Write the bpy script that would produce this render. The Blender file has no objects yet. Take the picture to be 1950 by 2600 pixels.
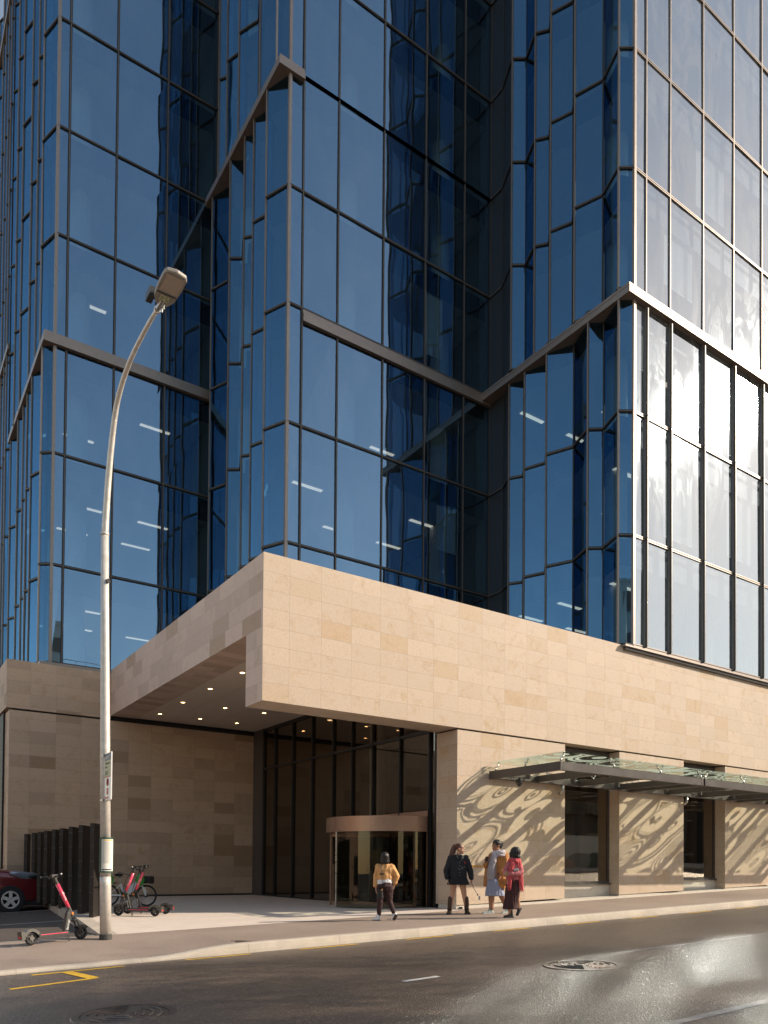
import bpy, bmesh, math, random
from mathutils import Vector, Matrix
random.seed(7)
S = bpy.context.scene
COL = S.collection
PI = math.pi

# ------------------------------------------------------------------ materials
def new_mat(name):
    m = bpy.data.materials.new(name); m.use_nodes = True
    nt = m.node_tree; nt.nodes.clear()
    out = nt.nodes.new('ShaderNodeOutputMaterial')
    return m, nt, out
def N(nt, typ, **kw):
    n = nt.nodes.new(typ)
    for k, v in kw.items():
        if k in n.inputs: n.inputs[k].default_value = v
        else: setattr(n, k, v)
    return n
def L(nt, a, b): nt.links.new(a, b)
def math_(nt, op, a, b=None, c=None):
    n = nt.nodes.new('ShaderNodeMath'); n.operation = op
    for i, v in enumerate((a, b, c)):
        if v is None: continue
        if isinstance(v, (int, float)): n.inputs[i].default_value = v
        else: nt.links.new(v, n.inputs[i])
    return n.outputs[0]
def rgb(c): return (c[0], c[1], c[2], 1)
def ramp(nt, fac, stops):
    r = nt.nodes.new('ShaderNodeValToRGB')
    el = r.color_ramp.elements
    while len(el) < len(stops): el.new(0.5)
    for e, (p, c) in zip(el, stops): e.position = p; e.color = rgb(c) if len(c) == 3 else c
    nt.links.new(fac, r.inputs[0]); return r.outputs[0]
def mixc(nt, fac, a, b, blend='MIX'):
    n = nt.nodes.new('ShaderNodeMix'); n.data_type = 'RGBA'; n.blend_type = blend
    for sock, v in ((n.inputs[0], fac), (n.inputs[6], a), (n.inputs[7], b)):
        if isinstance(v, (int, float)): sock.default_value = v
        elif isinstance(v, tuple): sock.default_value = rgb(v)
        else: nt.links.new(v, sock)
    return n.outputs[2]

def plain(name, c, rough=.6, metal=0., var=.12, scale=6., bump=0., bscale=60., coat=0., spec=.5, sheen=0.):
    """A Principled material whose colour wanders a little with noise."""
    m, nt, out = new_mat(name)
    tc = N(nt, 'ShaderNodeTexCoord')
    nz = N(nt, 'ShaderNodeTexNoise', Scale=scale, Detail=5., Roughness=.6); L(nt, tc.outputs['Object'], nz.inputs['Vector'])
    a = tuple(x * (1 - var) for x in c); b = tuple(min(1, x * (1 + var)) for x in c)
    colr = ramp(nt, nz.outputs[0], [(.3, a), (.7, b)])
    p = N(nt, 'ShaderNodeBsdfPrincipled', Roughness=rough, Metallic=metal)
    p.inputs['Specular IOR Level'].default_value = spec
    p.inputs['Coat Weight'].default_value = coat; p.inputs['Coat Roughness'].default_value = .05
    if sheen: p.inputs['Sheen Weight'].default_value = sheen
    L(nt, colr, p.inputs['Base Color'])
    rr = N(nt, 'ShaderNodeMapRange'); rr.inputs['To Min'].default_value = max(0, rough - .08); rr.inputs['To Max'].default_value = min(1, rough + .08)
    L(nt, nz.outputs[0], rr.inputs[0]); L(nt, rr.outputs[0], p.inputs['Roughness'])
    if bump:
        n2 = N(nt, 'ShaderNodeTexNoise', Scale=bscale, Detail=4.); L(nt, tc.outputs['Object'], n2.inputs['Vector'])
        bp = N(nt, 'ShaderNodeBump', Strength=bump, Distance=.01); L(nt, n2.outputs[0], bp.inputs['Height']); L(nt, bp.outputs[0], p.inputs['Normal'])
    L(nt, p.outputs[0], out.inputs[0])
    return m

def stone_mat(name, stagger=0., pw=.806, ph=.404, deep=0.25, patch=.35, base=(.53, .42, .325)):
    """Limestone cladding: panels laid out in metres of UV, each with its own tone, fine joints, veins and blotches."""
    m, nt, out = new_mat(name)
    uv = N(nt, 'ShaderNodeUVMap'); sp = N(nt, 'ShaderNodeSeparateXYZ'); L(nt, uv.outputs[0], sp.inputs[0])
    v = math_(nt, 'DIVIDE', sp.outputs[1], ph); row = math_(nt, 'FLOOR', v)
    u = math_(nt, 'DIVIDE', sp.outputs[0], pw)
    if stagger:
        wn = N(nt, 'ShaderNodeTexWhiteNoise'); wn.noise_dimensions = '1D'; L(nt, row, wn.inputs['W'])
        u = math_(nt, 'ADD', u, math_(nt, 'MULTIPLY', wn.outputs[0], stagger))
    colm = math_(nt, 'FLOOR', u)
    fu = math_(nt, 'MULTIPLY', math_(nt, 'FRACT', u), pw); fv = math_(nt, 'MULTIPLY', math_(nt, 'FRACT', v), ph)
    du = math_(nt, 'MINIMUM', fu, math_(nt, 'SUBTRACT', pw, fu)); dv = math_(nt, 'MINIMUM', fv, math_(nt, 'SUBTRACT', ph, fv))
    d = math_(nt, 'MINIMUM', du, dv)
    joint = N(nt, 'ShaderNodeMapRange'); joint.inputs['From Min'].default_value = .002; joint.inputs['From Max'].default_value = .0075
    L(nt, d, joint.inputs[0])
    cv = N(nt, 'ShaderNodeCombineXYZ'); L(nt, colm, cv.inputs[0]); L(nt, row, cv.inputs[1])
    wn2 = N(nt, 'ShaderNodeTexWhiteNoise'); wn2.noise_dimensions = '2D'; L(nt, cv.outputs[0], wn2.inputs['Vector'])
    tone = ramp(nt, wn2.outputs[0], [(0, tuple(x * (1 - deep) * w for x, w in zip(base, (1, .92, .80)))), (.16, tuple(x * (1 - deep * .4) for x in base)), (.5, base), (1, tuple(min(.95, x * 1.06) for x in base))])
    # blotches differ from panel to panel: the panel's random colour shifts the noise
    geo = N(nt, 'ShaderNodeNewGeometry')
    off = N(nt, 'ShaderNodeVectorMath', operation='MULTIPLY_ADD'); off.inputs[1].default_value = (37, 37, 37)
    L(nt, wn2.outputs[1], off.inputs[0]); L(nt, geo.outputs['Position'], off.inputs[2])
    n1 = N(nt, 'ShaderNodeTexNoise', Scale=2.6, Detail=8., Roughness=.68, Distortion=.6); L(nt, off.outputs[0], n1.inputs['Vector'])
    n2 = N(nt, 'ShaderNodeTexNoise', Scale=22., Detail=6., Roughness=.7); L(nt, off.outputs[0], n2.inputs['Vector'])
    bl = ramp(nt, n1.outputs[0], [(.52, (0, 0, 0)), (.72, (1, 1, 1))])
    c1 = mixc(nt, math_(nt, 'MULTIPLY', bl, patch), tone, (.42, .27, .14))
    fine = ramp(nt, n2.outputs[0], [(.3, (.90, .89, .88)), (.6, (1.02, 1.02, 1.02))])
    c2 = mixc(nt, 1., c1, fine, 'MULTIPLY')
    # small fossil pits
    vo = N(nt, 'ShaderNodeTexVoronoi', Scale=9.); L(nt, off.outputs[0], vo.inputs['Vector'])
    pit = ramp(nt, vo.outputs['Distance'], [(.05, (.62, .5, .38)), (.11, (1, 1, 1))])
    c2 = mixc(nt, .8, c2, pit, 'MULTIPLY')
    c3 = mixc(nt, joint.outputs[0], tuple(x * .74 for x in base), c2)
    p = N(nt, 'ShaderNodeBsdfPrincipled', Roughness=.62); p.inputs['Specular IOR Level'].default_value = .3
    L(nt, c3, p.inputs['Base Color'])
    h = math_(nt, 'ADD', math_(nt, 'MULTIPLY', n2.outputs[0], .12), joint.outputs[0])
    bp = N(nt, 'ShaderNodeBump', Strength=.25, Distance=.006); L(nt, h, bp.inputs['Height']); L(nt, bp.outputs[0], p.inputs['Normal'])
    L(nt, p.outputs[0], out.inputs[0])
    return m

def thin_fresnel(nt):
    """Schlick reflectance of a thin pane, the same from both sides."""
    lw = N(nt, 'ShaderNodeLayerWeight', Blend=.5)
    return math_(nt, 'ADD', math_(nt, 'MULTIPLY', math_(nt, 'POWER', lw.outputs['Facing'], 5.), .96), .04)

def glass_mat(name, tint=(.30, .40, .48), refl=(.60, .74, .95), base=.36, dust=.05, dust_rough=.22, dustcol=(.8, .78, .74), warp=.02, film=.0, fres=.5):
    """Coated pane: tinted see-through + mirror-like coat + thin dusty film that blurs the sun."""
    m, nt, out = new_mat(name)
    geo = N(nt, 'ShaderNodeNewGeometry')
    nz = N(nt, 'ShaderNodeTexNoise', Scale=.55, Detail=1.); L(nt, geo.outputs['Position'], nz.inputs['Vector'])
    bp = N(nt, 'ShaderNodeBump', Strength=warp, Distance=.5); L(nt, nz.outputs[0], bp.inputs['Height'])
    tr = N(nt, 'ShaderNodeBsdfTransparent', Color=rgb(tint))
    gl = N(nt, 'ShaderNodeBsdfGlossy', Color=rgb(refl), Roughness=.0); L(nt, bp.outputs[0], gl.inputs['Normal'])
    f = math_(nt, 'ADD', math_(nt, 'MULTIPLY', thin_fresnel(nt), fres), base)
    f = math_(nt, 'MINIMUM', f, .95)
    mx = N(nt, 'ShaderNodeMixShader'); L(nt, f, mx.inputs[0]); L(nt, tr.outputs[0], mx.inputs[1]); L(nt, gl.outputs[0], mx.inputs[2])
    last = mx.outputs[0]
    if dust:
        sm = N(nt, 'ShaderNodeTexNoise', Scale=1.1, Detail=6., Roughness=.65, Distortion=1.6)
        mp = N(nt, 'ShaderNodeMapping'); mp.inputs['Scale'].default_value = (1, 1, .35); L(nt, geo.outputs['Position'], mp.inputs[0]); L(nt, mp.outputs[0], sm.inputs['Vector'])
        amt = ramp(nt, sm.outputs[0], [(.35, (.45,) * 3), (.52, (.9,) * 3), (.57, (1.5,) * 3), (.75, (.9,) * 3)])
        g2 = N(nt, 'ShaderNodeBsdfGlossy', Color=rgb(dustcol), Roughness=dust_rough)
        m2 = N(nt, 'ShaderNodeMixShader'); L(nt, math_(nt, 'MULTIPLY', amt, dust), m2.inputs[0]); L(nt, last, m2.inputs[1]); L(nt, g2.outputs[0], m2.inputs[2])
        last = m2.outputs[0]
        if film:
            df = N(nt, 'ShaderNodeBsdfDiffuse', Color=(.62, .6, .6, 1))
            m3 = N(nt, 'ShaderNodeMixShader'); L(nt, math_(nt, 'MULTIPLY', amt, film), m3.inputs[0]); L(nt, last, m3.inputs[1]); L(nt, df.outputs[0], m3.inputs[2])
            last = m3.outputs[0]
    L(nt, last, out.inputs[0])
    return m

def hazy_glass(name):
    """The sunlit front: the same coat under a film of street dust, wiped unevenly, so the mirror image is soft."""
    m, nt, out = new_mat(name)
    geo = N(nt, 'ShaderNodeNewGeometry')
    mp = N(nt, 'ShaderNodeMapping'); mp.inputs['Scale'].default_value = (1, 1, .4); L(nt, geo.outputs['Position'], mp.inputs[0])
    sm = N(nt, 'ShaderNodeTexNoise', Scale=.9, Detail=7., Roughness=.62, Distortion=1.8); L(nt, mp.outputs[0], sm.inputs['Vector'])
    st = N(nt, 'ShaderNodeTexNoise', Scale=3., Detail=4.); mp2 = N(nt, 'ShaderNodeMapping'); mp2.inputs['Scale'].default_value = (4, 4, .18); L(nt, geo.outputs['Position'], mp2.inputs[0]); L(nt, mp2.outputs[0], st.inputs['Vector'])
    f = math_(nt, 'ADD', ramp(nt, sm.outputs[0], [(.40, (0,) * 3), (.50, (.35,) * 3), (.535, (.95,) * 3), (.60, (.6,) * 3), (.75, (1,) * 3)]), math_(nt, 'MULTIPLY', math_(nt, 'SUBTRACT', st.outputs[0], .5), .7))
    rg = N(nt, 'ShaderNodeMapRange'); rg.inputs['To Min'].default_value = .045; rg.inputs['To Max'].default_value = .085; L(nt, f, rg.inputs[0])
    tr = N(nt, 'ShaderNodeBsdfTransparent', Color=(.40, .45, .50, 1)); gl = N(nt, 'ShaderNodeBsdfGlossy', Color=(.74, .88, 1., 1)); L(nt, rg.outputs[0], gl.inputs['Roughness'])
    k = math_(nt, 'ADD', math_(nt, 'MULTIPLY', thin_fresnel(nt), 1.), .27)
    mx = N(nt, 'ShaderNodeMixShader'); L(nt, k, mx.inputs[0]); L(nt, tr.outputs[0], mx.inputs[1]); L(nt, gl.outputs[0], mx.inputs[2])
    df = N(nt, 'ShaderNodeBsdfDiffuse', Color=(.55, .53, .52, 1)); m3 = N(nt, 'ShaderNodeMixShader'); L(nt, math_(nt, 'ADD', math_(nt, 'MULTIPLY', f, .10), .03), m3.inputs[0]); L(nt, mx.outputs[0], m3.inputs[1]); L(nt, df.outputs[0], m3.inputs[2])
    L(nt, m3.outputs[0], out.inputs[0]); return m

def emit_mat(name, c, s):
    m, nt, out = new_mat(name)
    e = N(nt, 'ShaderNodeEmission', Color=rgb(c), Strength=s)
    tc = N(nt, 'ShaderNodeTexCoord'); nz = N(nt, 'ShaderNodeTexNoise', Scale=3.); L(nt, tc.outputs['Object'], nz.inputs['Vector'])
    L(nt, ramp(nt, nz.outputs[0], [(.3, tuple(x * .9 for x in c)), (.7, c)]), e.inputs[0])
    L(nt, e.outputs[0], out.inputs[0]); return m

def asphalt_mat(name, dark, light, rough=.62, spec=.4, speck=.25, bump=.35):
    m, nt, out = new_mat(name)
    geo = N(nt, 'ShaderNodeNewGeometry')
    big = N(nt, 'ShaderNodeTexNoise', Scale=.45, Detail=6., Roughness=.6); L(nt, geo.outputs['Position'], big.inputs['Vector'])
    fine = N(nt, 'ShaderNodeTexNoise', Scale=85., Detail=3., Roughness=.7); L(nt, geo.outputs['Position'], fine.inputs['Vector'])
    vo = N(nt, 'ShaderNodeTexVoronoi', Scale=55.); L(nt, geo.outputs['Position'], vo.inputs['Vector'])
    c = ramp(nt, big.outputs[0], [(.3, dark), (.7, light)])
    c = mixc(nt, 1., c, ramp(nt, fine.outputs[0], [(.3, (.72,) * 3), (.68, (1.25,) * 3)]), 'MULTIPLY')
    wn = N(nt, 'ShaderNodeSeparateColor'); L(nt, vo.outputs['Color'], wn.inputs[0])
    sp = ramp(nt, wn.outputs[0], [(.86, (0, 0, 0)), (.93, (1, 1, 1))])
    c = mixc(nt, math_(nt, 'MULTIPLY', sp, speck), c, tuple(min(.6, x * 4) for x in light))
    p = N(nt, 'ShaderNodeBsdfPrincipled', Roughness=rough); p.inputs['Specular IOR Level'].default_value = spec
    L(nt, c, p.inputs['Base Color'])
    h = math_(nt, 'ADD', fine.outputs[0], math_(nt, 'MULTIPLY', vo.outputs['Distance'], .8))
    bp = N(nt, 'ShaderNodeBump', Strength=bump, Distance=.012); L(nt, h, bp.inputs['Height']); L(nt, bp.outputs[0], p.inputs['Normal'])
    L(nt, p.outputs[0], out.inputs[0]); return m

def slab_mat(name, c, sx=1.2, sy=1.2, jw=.006, stain=.2, x0=0, y0=0):
    m, nt, out = new_mat(name)
    geo = N(nt, 'ShaderNodeNewGeometry'); sp = N(nt, 'ShaderNodeSeparateXYZ'); L(nt, geo.outputs['Position'], sp.inputs[0])
    fx = math_(nt, 'FRACT', math_(nt, 'DIVIDE', math_(nt, 'SUBTRACT', sp.outputs[0], x0), sx)); fy = math_(nt, 'FRACT', math_(nt, 'DIVIDE', math_(nt, 'SUBTRACT', sp.outputs[1], y0), sy))
    dx = math_(nt, 'MULTIPLY', math_(nt, 'MINIMUM', fx, math_(nt, 'SUBTRACT', 1., fx)), sx); dy = math_(nt, 'MULTIPLY', math_(nt, 'MINIMUM', fy, math_(nt, 'SUBTRACT', 1., fy)), sy)
    j = N(nt, 'ShaderNodeMapRange'); j.inputs['From Min'].default_value = jw * .4; j.inputs['From Max'].default_value = jw
    L(nt, math_(nt, 'MINIMUM', dx, dy), j.inputs[0])
    nz = N(nt, 'ShaderNodeTexNoise', Scale=1.6, Detail=8., Roughness=.65); L(nt, geo.outputs['Position'], nz.inputs['Vector'])
    nf = N(nt, 'ShaderNodeTexNoise', Scale=60., Detail=3.); L(nt, geo.outputs['Position'], nf.inputs['Vector'])
    cc = ramp(nt, nz.outputs[0], [(.3, tuple(x * (1 - stain) for x in c)), (.65, c)])
    cc = mixc(nt, 1., cc, ramp(nt, nf.outputs[0], [(.3, (.9,) * 3), (.7, (1.04,) * 3)]), 'MULTIPLY')
    cc = mixc(nt, j.outputs[0], tuple(x * .55 for x in c), cc)
    p = N(nt, 'ShaderNodeBsdfPrincipled', Roughness=.75); p.inputs['Specular IOR Level'].default_value = .3
    L(nt, cc, p.inputs['Base Color']); bp = N(nt, 'ShaderNodeBump', Strength=.2, Distance=.004); L(nt, math_(nt, 'ADD', j.outputs[0], nf.outputs[0]), bp.inputs['Height']); L(nt, bp.outputs[0], p.inputs['Normal'])
    L(nt, p.outputs[0], out.inputs[0]); return m

def frit_mat(name):
    """Canopy glass: clear greenish pane with printed concentric curls that shade the wall behind."""
    m, nt, out = new_mat(name)
    geo = N(nt, 'ShaderNodeNewGeometry'); sp = N(nt, 'ShaderNodeSeparateXYZ'); L(nt, geo.outputs['Position'], sp.inputs[0])
    cv = N(nt, 'ShaderNodeCombineXYZ'); L(nt, sp.outputs[0], cv.inputs[0]); L(nt, sp.outputs[1], cv.inputs[1])
    vo = N(nt, 'ShaderNodeTexVoronoi', Scale=.95, Randomness=.9); vo.voronoi_dimensions = '2D'; L(nt, cv.outputs[0], vo.inputs['Vector'])
    nzo = N(nt, 'ShaderNodeTexNoise', Scale=1.3, Detail=1.); L(nt, cv.outputs[0], nzo.inputs['Vector'])
    dist = math_(nt, 'ADD', vo.outputs['Distance'], math_(nt, 'MULTIPLY', nzo.outputs[0], .28))
    rings = math_(nt, 'SINE', math_(nt, 'MULTIPLY', dist, 52.))
    bands = math_(nt, 'SINE', math_(nt, 'MULTIPLY', dist, 11.))
    sc = N(nt, 'ShaderNodeSeparateColor'); L(nt, vo.outputs['Color'], sc.inputs[0])
    usering = math_(nt, 'GREATER_THAN', math_(nt, 'ADD', sc.outputs[0], math_(nt, 'MULTIPLY', bands, .18)), .5)
    a = math_(nt, 'GREATER_THAN', rings, -.1); b = math_(nt, 'GREATER_THAN', bands, -.15)
    pat = math_(nt, 'ADD', math_(nt, 'MULTIPLY', a, usering), math_(nt, 'MULTIPLY', b, math_(nt, 'SUBTRACT', 1., usering)))
    tr = N(nt, 'ShaderNodeBsdfTransparent', Color=(.93, .96, .92, 1))
    gl = N(nt, 'ShaderNodeBsdfGlossy', Color=(1, 1, 1, 1), Roughness=.02)
    clear = N(nt, 'ShaderNodeMixShader'); L(nt, math_(nt, 'MULTIPLY', thin_fresnel(nt), .7), clear.inputs[0]); L(nt, tr.outputs[0], clear.inputs[1]); L(nt, gl.outputs[0], clear.inputs[2])
    tl = N(nt, 'ShaderNodeBsdfTranslucent', Color=(.74, .84, .75, 1)); df = N(nt, 'ShaderNodeBsdfDiffuse', Color=(.55, .64, .56, 1))
    t2 = N(nt, 'ShaderNodeBsdfTransparent', Color=(.42, .48, .42, 1))
    fr0 = N(nt, 'ShaderNodeMixShader'); fr0.inputs[0].default_value = .5; L(nt, tl.outputs[0], fr0.inputs[1]); L(nt, df.outputs[0], fr0.inputs[2])
    fr = N(nt, 'ShaderNodeMixShader'); fr.inputs[0].default_value = .10; L(nt, fr0.outputs[0], fr.inputs[1]); L(nt, t2.outputs[0], fr.inputs[2])
    mx = N(nt, 'ShaderNodeMixShader'); L(nt, pat, mx.inputs[0]); L(nt, clear.outputs[0], mx.inputs[1]); L(nt, fr.outputs[0], mx.inputs[2])
    L(nt, mx.outputs[0], out.inputs[0]); return m

def stripe_mat(name, a, b, scale, axis='Z', check=False):
    m, nt, out = new_mat(name)
    tc = N(nt, 'ShaderNodeTexCoord'); sp = N(nt, 'ShaderNodeSeparateXYZ'); L(nt, tc.outputs['Object'], sp.inputs[0])
    k = {'X': 0, 'Y': 1, 'Z': 2}[axis]
    f = math_(nt, 'GREATER_THAN', math_(nt, 'FRACT', math_(nt, 'MULTIPLY', sp.outputs[k], scale)), .5)
    if check:
        f2 = math_(nt, 'GREATER_THAN', math_(nt, 'FRACT', math_(nt, 'MULTIPLY', sp.outputs[0], scale)), .5)
        f = math_(nt, 'MULTIPLY', math_(nt, 'ADD', f, f2), .5)
    p = N(nt, 'ShaderNodeBsdfPrincipled', Roughness=.85)
    L(nt, mixc(nt, f, a, b), p.inputs['Base Color']); L(nt, p.outputs[0], out.inputs[0]); return m

M = dict(
    stone=stone_mat('limestone_sun', deep=.045, patch=.55),
    stone_mix=stone_mat('limestone_mixed', deep=.34, patch=.6, base=(.56, .40, .28)),
    stone_rand=stone_mat('limestone_random_length_lifted', stagger=3.0, pw=1.0, deep=.26, patch=.4, base=(.66, .50, .41)),  # same limestone, base lightened to imitate light bounced onto the shaded beam
    bronze=plain('bronze_frame', (.085, .072, .066), .42, .0, .15),
    gasket=plain('black_gasket', (.012, .012, .013), .6),
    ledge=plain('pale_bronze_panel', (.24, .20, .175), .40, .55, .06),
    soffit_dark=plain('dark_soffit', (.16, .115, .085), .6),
    glass=glass_mat('blue_coated_glass', tint=(.27, .40, .47), refl=(.26, .60, .98), base=.215, dust=.012, fres=.8),
    glass_front=glass_mat('blue_grey_front_glass', tint=(.30, .40, .46), refl=(.38, .64, .93), base=.245, dust=.015, fres=.8),
    render_tan=plain('tan_render', (.50, .35, .275), .8, 0, .1, .6),
    glass_sun=hazy_glass('hazy_coated_glass'),
    lobby_glass=glass_mat('dark_lobby_glass', tint=(.42, .39, .33), refl=(.88, .80, .70), base=.16, dust=.0, fres=1., warp=.01),
    door_glass=glass_mat('clear_door_glass', tint=(.42, .43, .37), refl=(.5, .48, .44), base=.04, dust=.0, fres=.8, warp=.0),
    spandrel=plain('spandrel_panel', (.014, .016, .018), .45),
    ceiling=plain('white_ceiling', (.72, .72, .70), .8, 0, .04),
    slab=plain('floor_carpet', (.09, .09, .10), .9),
    core=plain('core_wall', (.20, .21, .22), .8),
    column=plain('painted_column', (.72, .74, .72), .6, 0, .04),
    led=emit_mat('ceiling_strip_lit', (1., .78, .58), 1.0),
    dim_light=emit_mat('lobby_light_lit', (1., .66, .36), 2.2),
    car_lamp=plain('headlamp_lens', (.34, .38, .44), .10, .4, .2, 30.),
    canopy_clear=glass_mat('clear_canopy_glass', tint=(.92, .97, .92), refl=(1, 1, 1), base=.01, dust=0., warp=0., fres=.25),
    downlight=emit_mat('downlight_lit', (1., .56, .22), 13.),
    metal_soffit=plain('porch_soffit_metal', (.74, .62, .51), .5, .0, .04),
    copper=plain('copper_bronze_metal', (.36, .22, .15), .4, .55, .06),
    canopy_steel=plain('canopy_steel_paint', (.075, .062, .056), .42, .0, .18, 3.),
    steel=plain('stainless_steel', (.55, .54, .52), .28, 1., .05),
    frit=frit_mat('fritted_canopy_glass'),
    road=asphalt_mat('road_asphalt', (.078, .058, .046), (.108, .082, .065), rough=.36, spec=.6, speck=.4, bump=.8),
    path=asphalt_mat('footpath_asphalt', (.25, .193, .158), (.33, .258, .212), rough=.7, spec=.4, speck=.08, bump=.2),
    parkasphalt=asphalt_mat('carpark_asphalt', (.085, .068, .057), (.115, .094, .08), rough=.7, spec=.3, speck=.1, bump=.25),
    kerb=slab_mat('kerb_concrete', (.56, .49, .41), 1.8, 50, .007, .28, y0=-20),
    paving=slab_mat('pale_paving', (.70, .60, .52), 2.4, 1.2, .006, .10),
    base_white=plain('white_base_plaster', (.58, .53, .46), .8, 0, .07),
    yellow=plain('yellow_road_paint', (.70, .42, .03), .6, 0, .22, 14.),
    white_line=plain('white_road_paint', (.62, .60, .56), .6, 0, .2, 12.),
    line_worn=plain('worn_road_paint', (.22, .20, .19), .6, 0, .3, 20.),
    iron=plain('cast_iron', (.17, .14, .12), .40, .7, .3, 20., .5, 90.),
    galv=plain('galvanised_steel', (.62, .58, .53), .5, .35, .14, 9.),
    galv_dark=plain('bitumen_collar', (.05, .048, .045), .6),
    lamp_grey=plain('lamp_housing_grey', (.27, .245, .22), .5, .1, .05),
    lens=plain('lamp_lens', (.42, .35, .29), .25, 0, .03),
    black=plain('black_rubber', (.016, .016, .017), .7, 0, .2),
    satin_black=plain('satin_black_paint', (.022, .021, .021), .38, 0, .2),
    dark_metal=plain('scooter_grey_alloy', (.09, .083, .076), .42, .4, .15),
    pink=plain('pink_red_gloss', (.80, .06, .13), .28, 0, .06, coat=.5),
    white=plain('white_gloss', (.78, .77, .75), .35, 0, .05),
    paper=plain('white_paper', (.74, .72, .64), .7, 0, .04),
    green_case=plain('dark_green_frame', (.03, .085, .06), .4),
    orange=plain('orange_reflector', (.85, .22, .02), .3),
    lime=plain('lime_green_plastic', (.06, .42, .06), .3, 0, .08, coat=.3),
    car_red=plain('dark_red_car_paint', (.16, .008, .014), .25, .25, .06, coat=1.),
    car_glass=glass_mat('car_glass', tint=(.12, .13, .13), refl=(.9, .9, .9), base=.06, dust=0., warp=0., fres=.8),
    alloy=plain('alloy_wheel', (.62, .59, .55), .4, .1, .05),
    chrome=plain('headlight_chrome', (.75, .77, .80), .12, 1., .03),
    skin_light=plain('skin_light', (.50, .27, .18), .5, 0, .06),
    skin_mid=plain('skin_mid', (.33, .16, .09), .5, 0, .06),
    skin_tan=plain('skin_tan', (.42, .22, .13), .5, 0, .06),
    hair_black=plain('hair_black', (.012, .009, .009), .38, 0, .4, 40., .6, 120.),
    hair_brown=plain('hair_brown', (.085, .028, .014), .42, 0, .4, 40., .6, 120.),
    denim=plain('black_denim', (.011, .012, .017), .8, 0, .3, 25., .3, 60.),
    skirt_black=plain('black_skirt_cloth', (.010, .010, .012), .85, 0, .2),
    boot_brown=plain('brown_leather', (.055, .028, .016), .42, 0, .3, 15.),
    tan=plain('tan_jacket_cloth', (.62, .32, .12), .8, 0, .1, 10., .3, 50.),
    camel=plain('camel_wool', (.42, .175, .045), .9, 0, .12, 10., .3, 60., sheen=.2),
    maroon=plain('dark_maroon_cloth', (.050, .016, .016), .85, 0, .2, 12., .2, 50.),
    legging=plain('dark_plum_cloth', (.040, .016, .017), .85, 0, .15),
    pink_knit=plain('dusty_pink_knit', (.46, .14, .15), .95, 0, .16, 40., .5, 90.),
    red_scarf=plain('coral_red_scarf', (.52, .075, .085), .9, 0, .15, 30., .4, 80.),
    grey_scarf=plain('pale_grey_scarf', (.46, .42, .45), .95, 0, .18, 25., .5, 60.),
    stripes=stripe_mat('striped_cloth', (.62, .58, .58), (.06, .05, .08), 42.),
    gingham=stripe_mat('blue_gingham', (.45, .47, .58), (.10, .12, .24), 50., 'Z', True),
    shoe_white=plain('white_shoe', (.72, .70, .70), .5, 0, .06),
    shoe_mint=plain('pale_mint_canvas', (.40, .46, .42), .8, 0, .06),
    sole=plain('shoe_sole', (.40, .36, .32), .7),
    boot_black=plain('black_boot_leather', (.010, .010, .011), .3),
    bag=plain('black_bag_leather', (.018, .015, .014), .4),
    brass=plain('brass', (.72, .42, .12), .3, 1.),
    navy=plain('navy_sign', (.012, .02, .06), .4),
    sign_cream=plain('cream_sign_panel', (.50, .50, .30), .5, 0, .04),
    red_ink=plain('red_ink', (.62, .03, .03), .5),
    dark_ink=plain('dark_ink', (.05, .05, .06), .6),
    grey_ink=plain('grey_ink', (.28, .28, .27), .6),
    fin=plain('dark_perforated_steel', (.040, .031, .026), .5, .4, .2, 8.),
    leaf=plain('tree_leaf', (.05, .075, .03), .55, 0, .3, 2.),
    bark=plain('tree_bark', (.11, .085, .065), .9, 0, .3, 8., .6, 20.),
    render_white=plain('white_render', (.70, .68, .64), .8, 0, .06, .6),
    render_dark=plain('dark_render', (.10, .10, .10), .8, 0, .15, .6),
    tank_green=plain('green_grey_cladding', (.05, .085, .075), .6, 0, .2, 2.),
    win_dark=plain('dark_window_glass', (.02, .025, .03), .08, 0, .1),
    ground=asphalt_mat('far_ground', (.10, .09, .08), (.14, .13, .12)),
)

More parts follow.
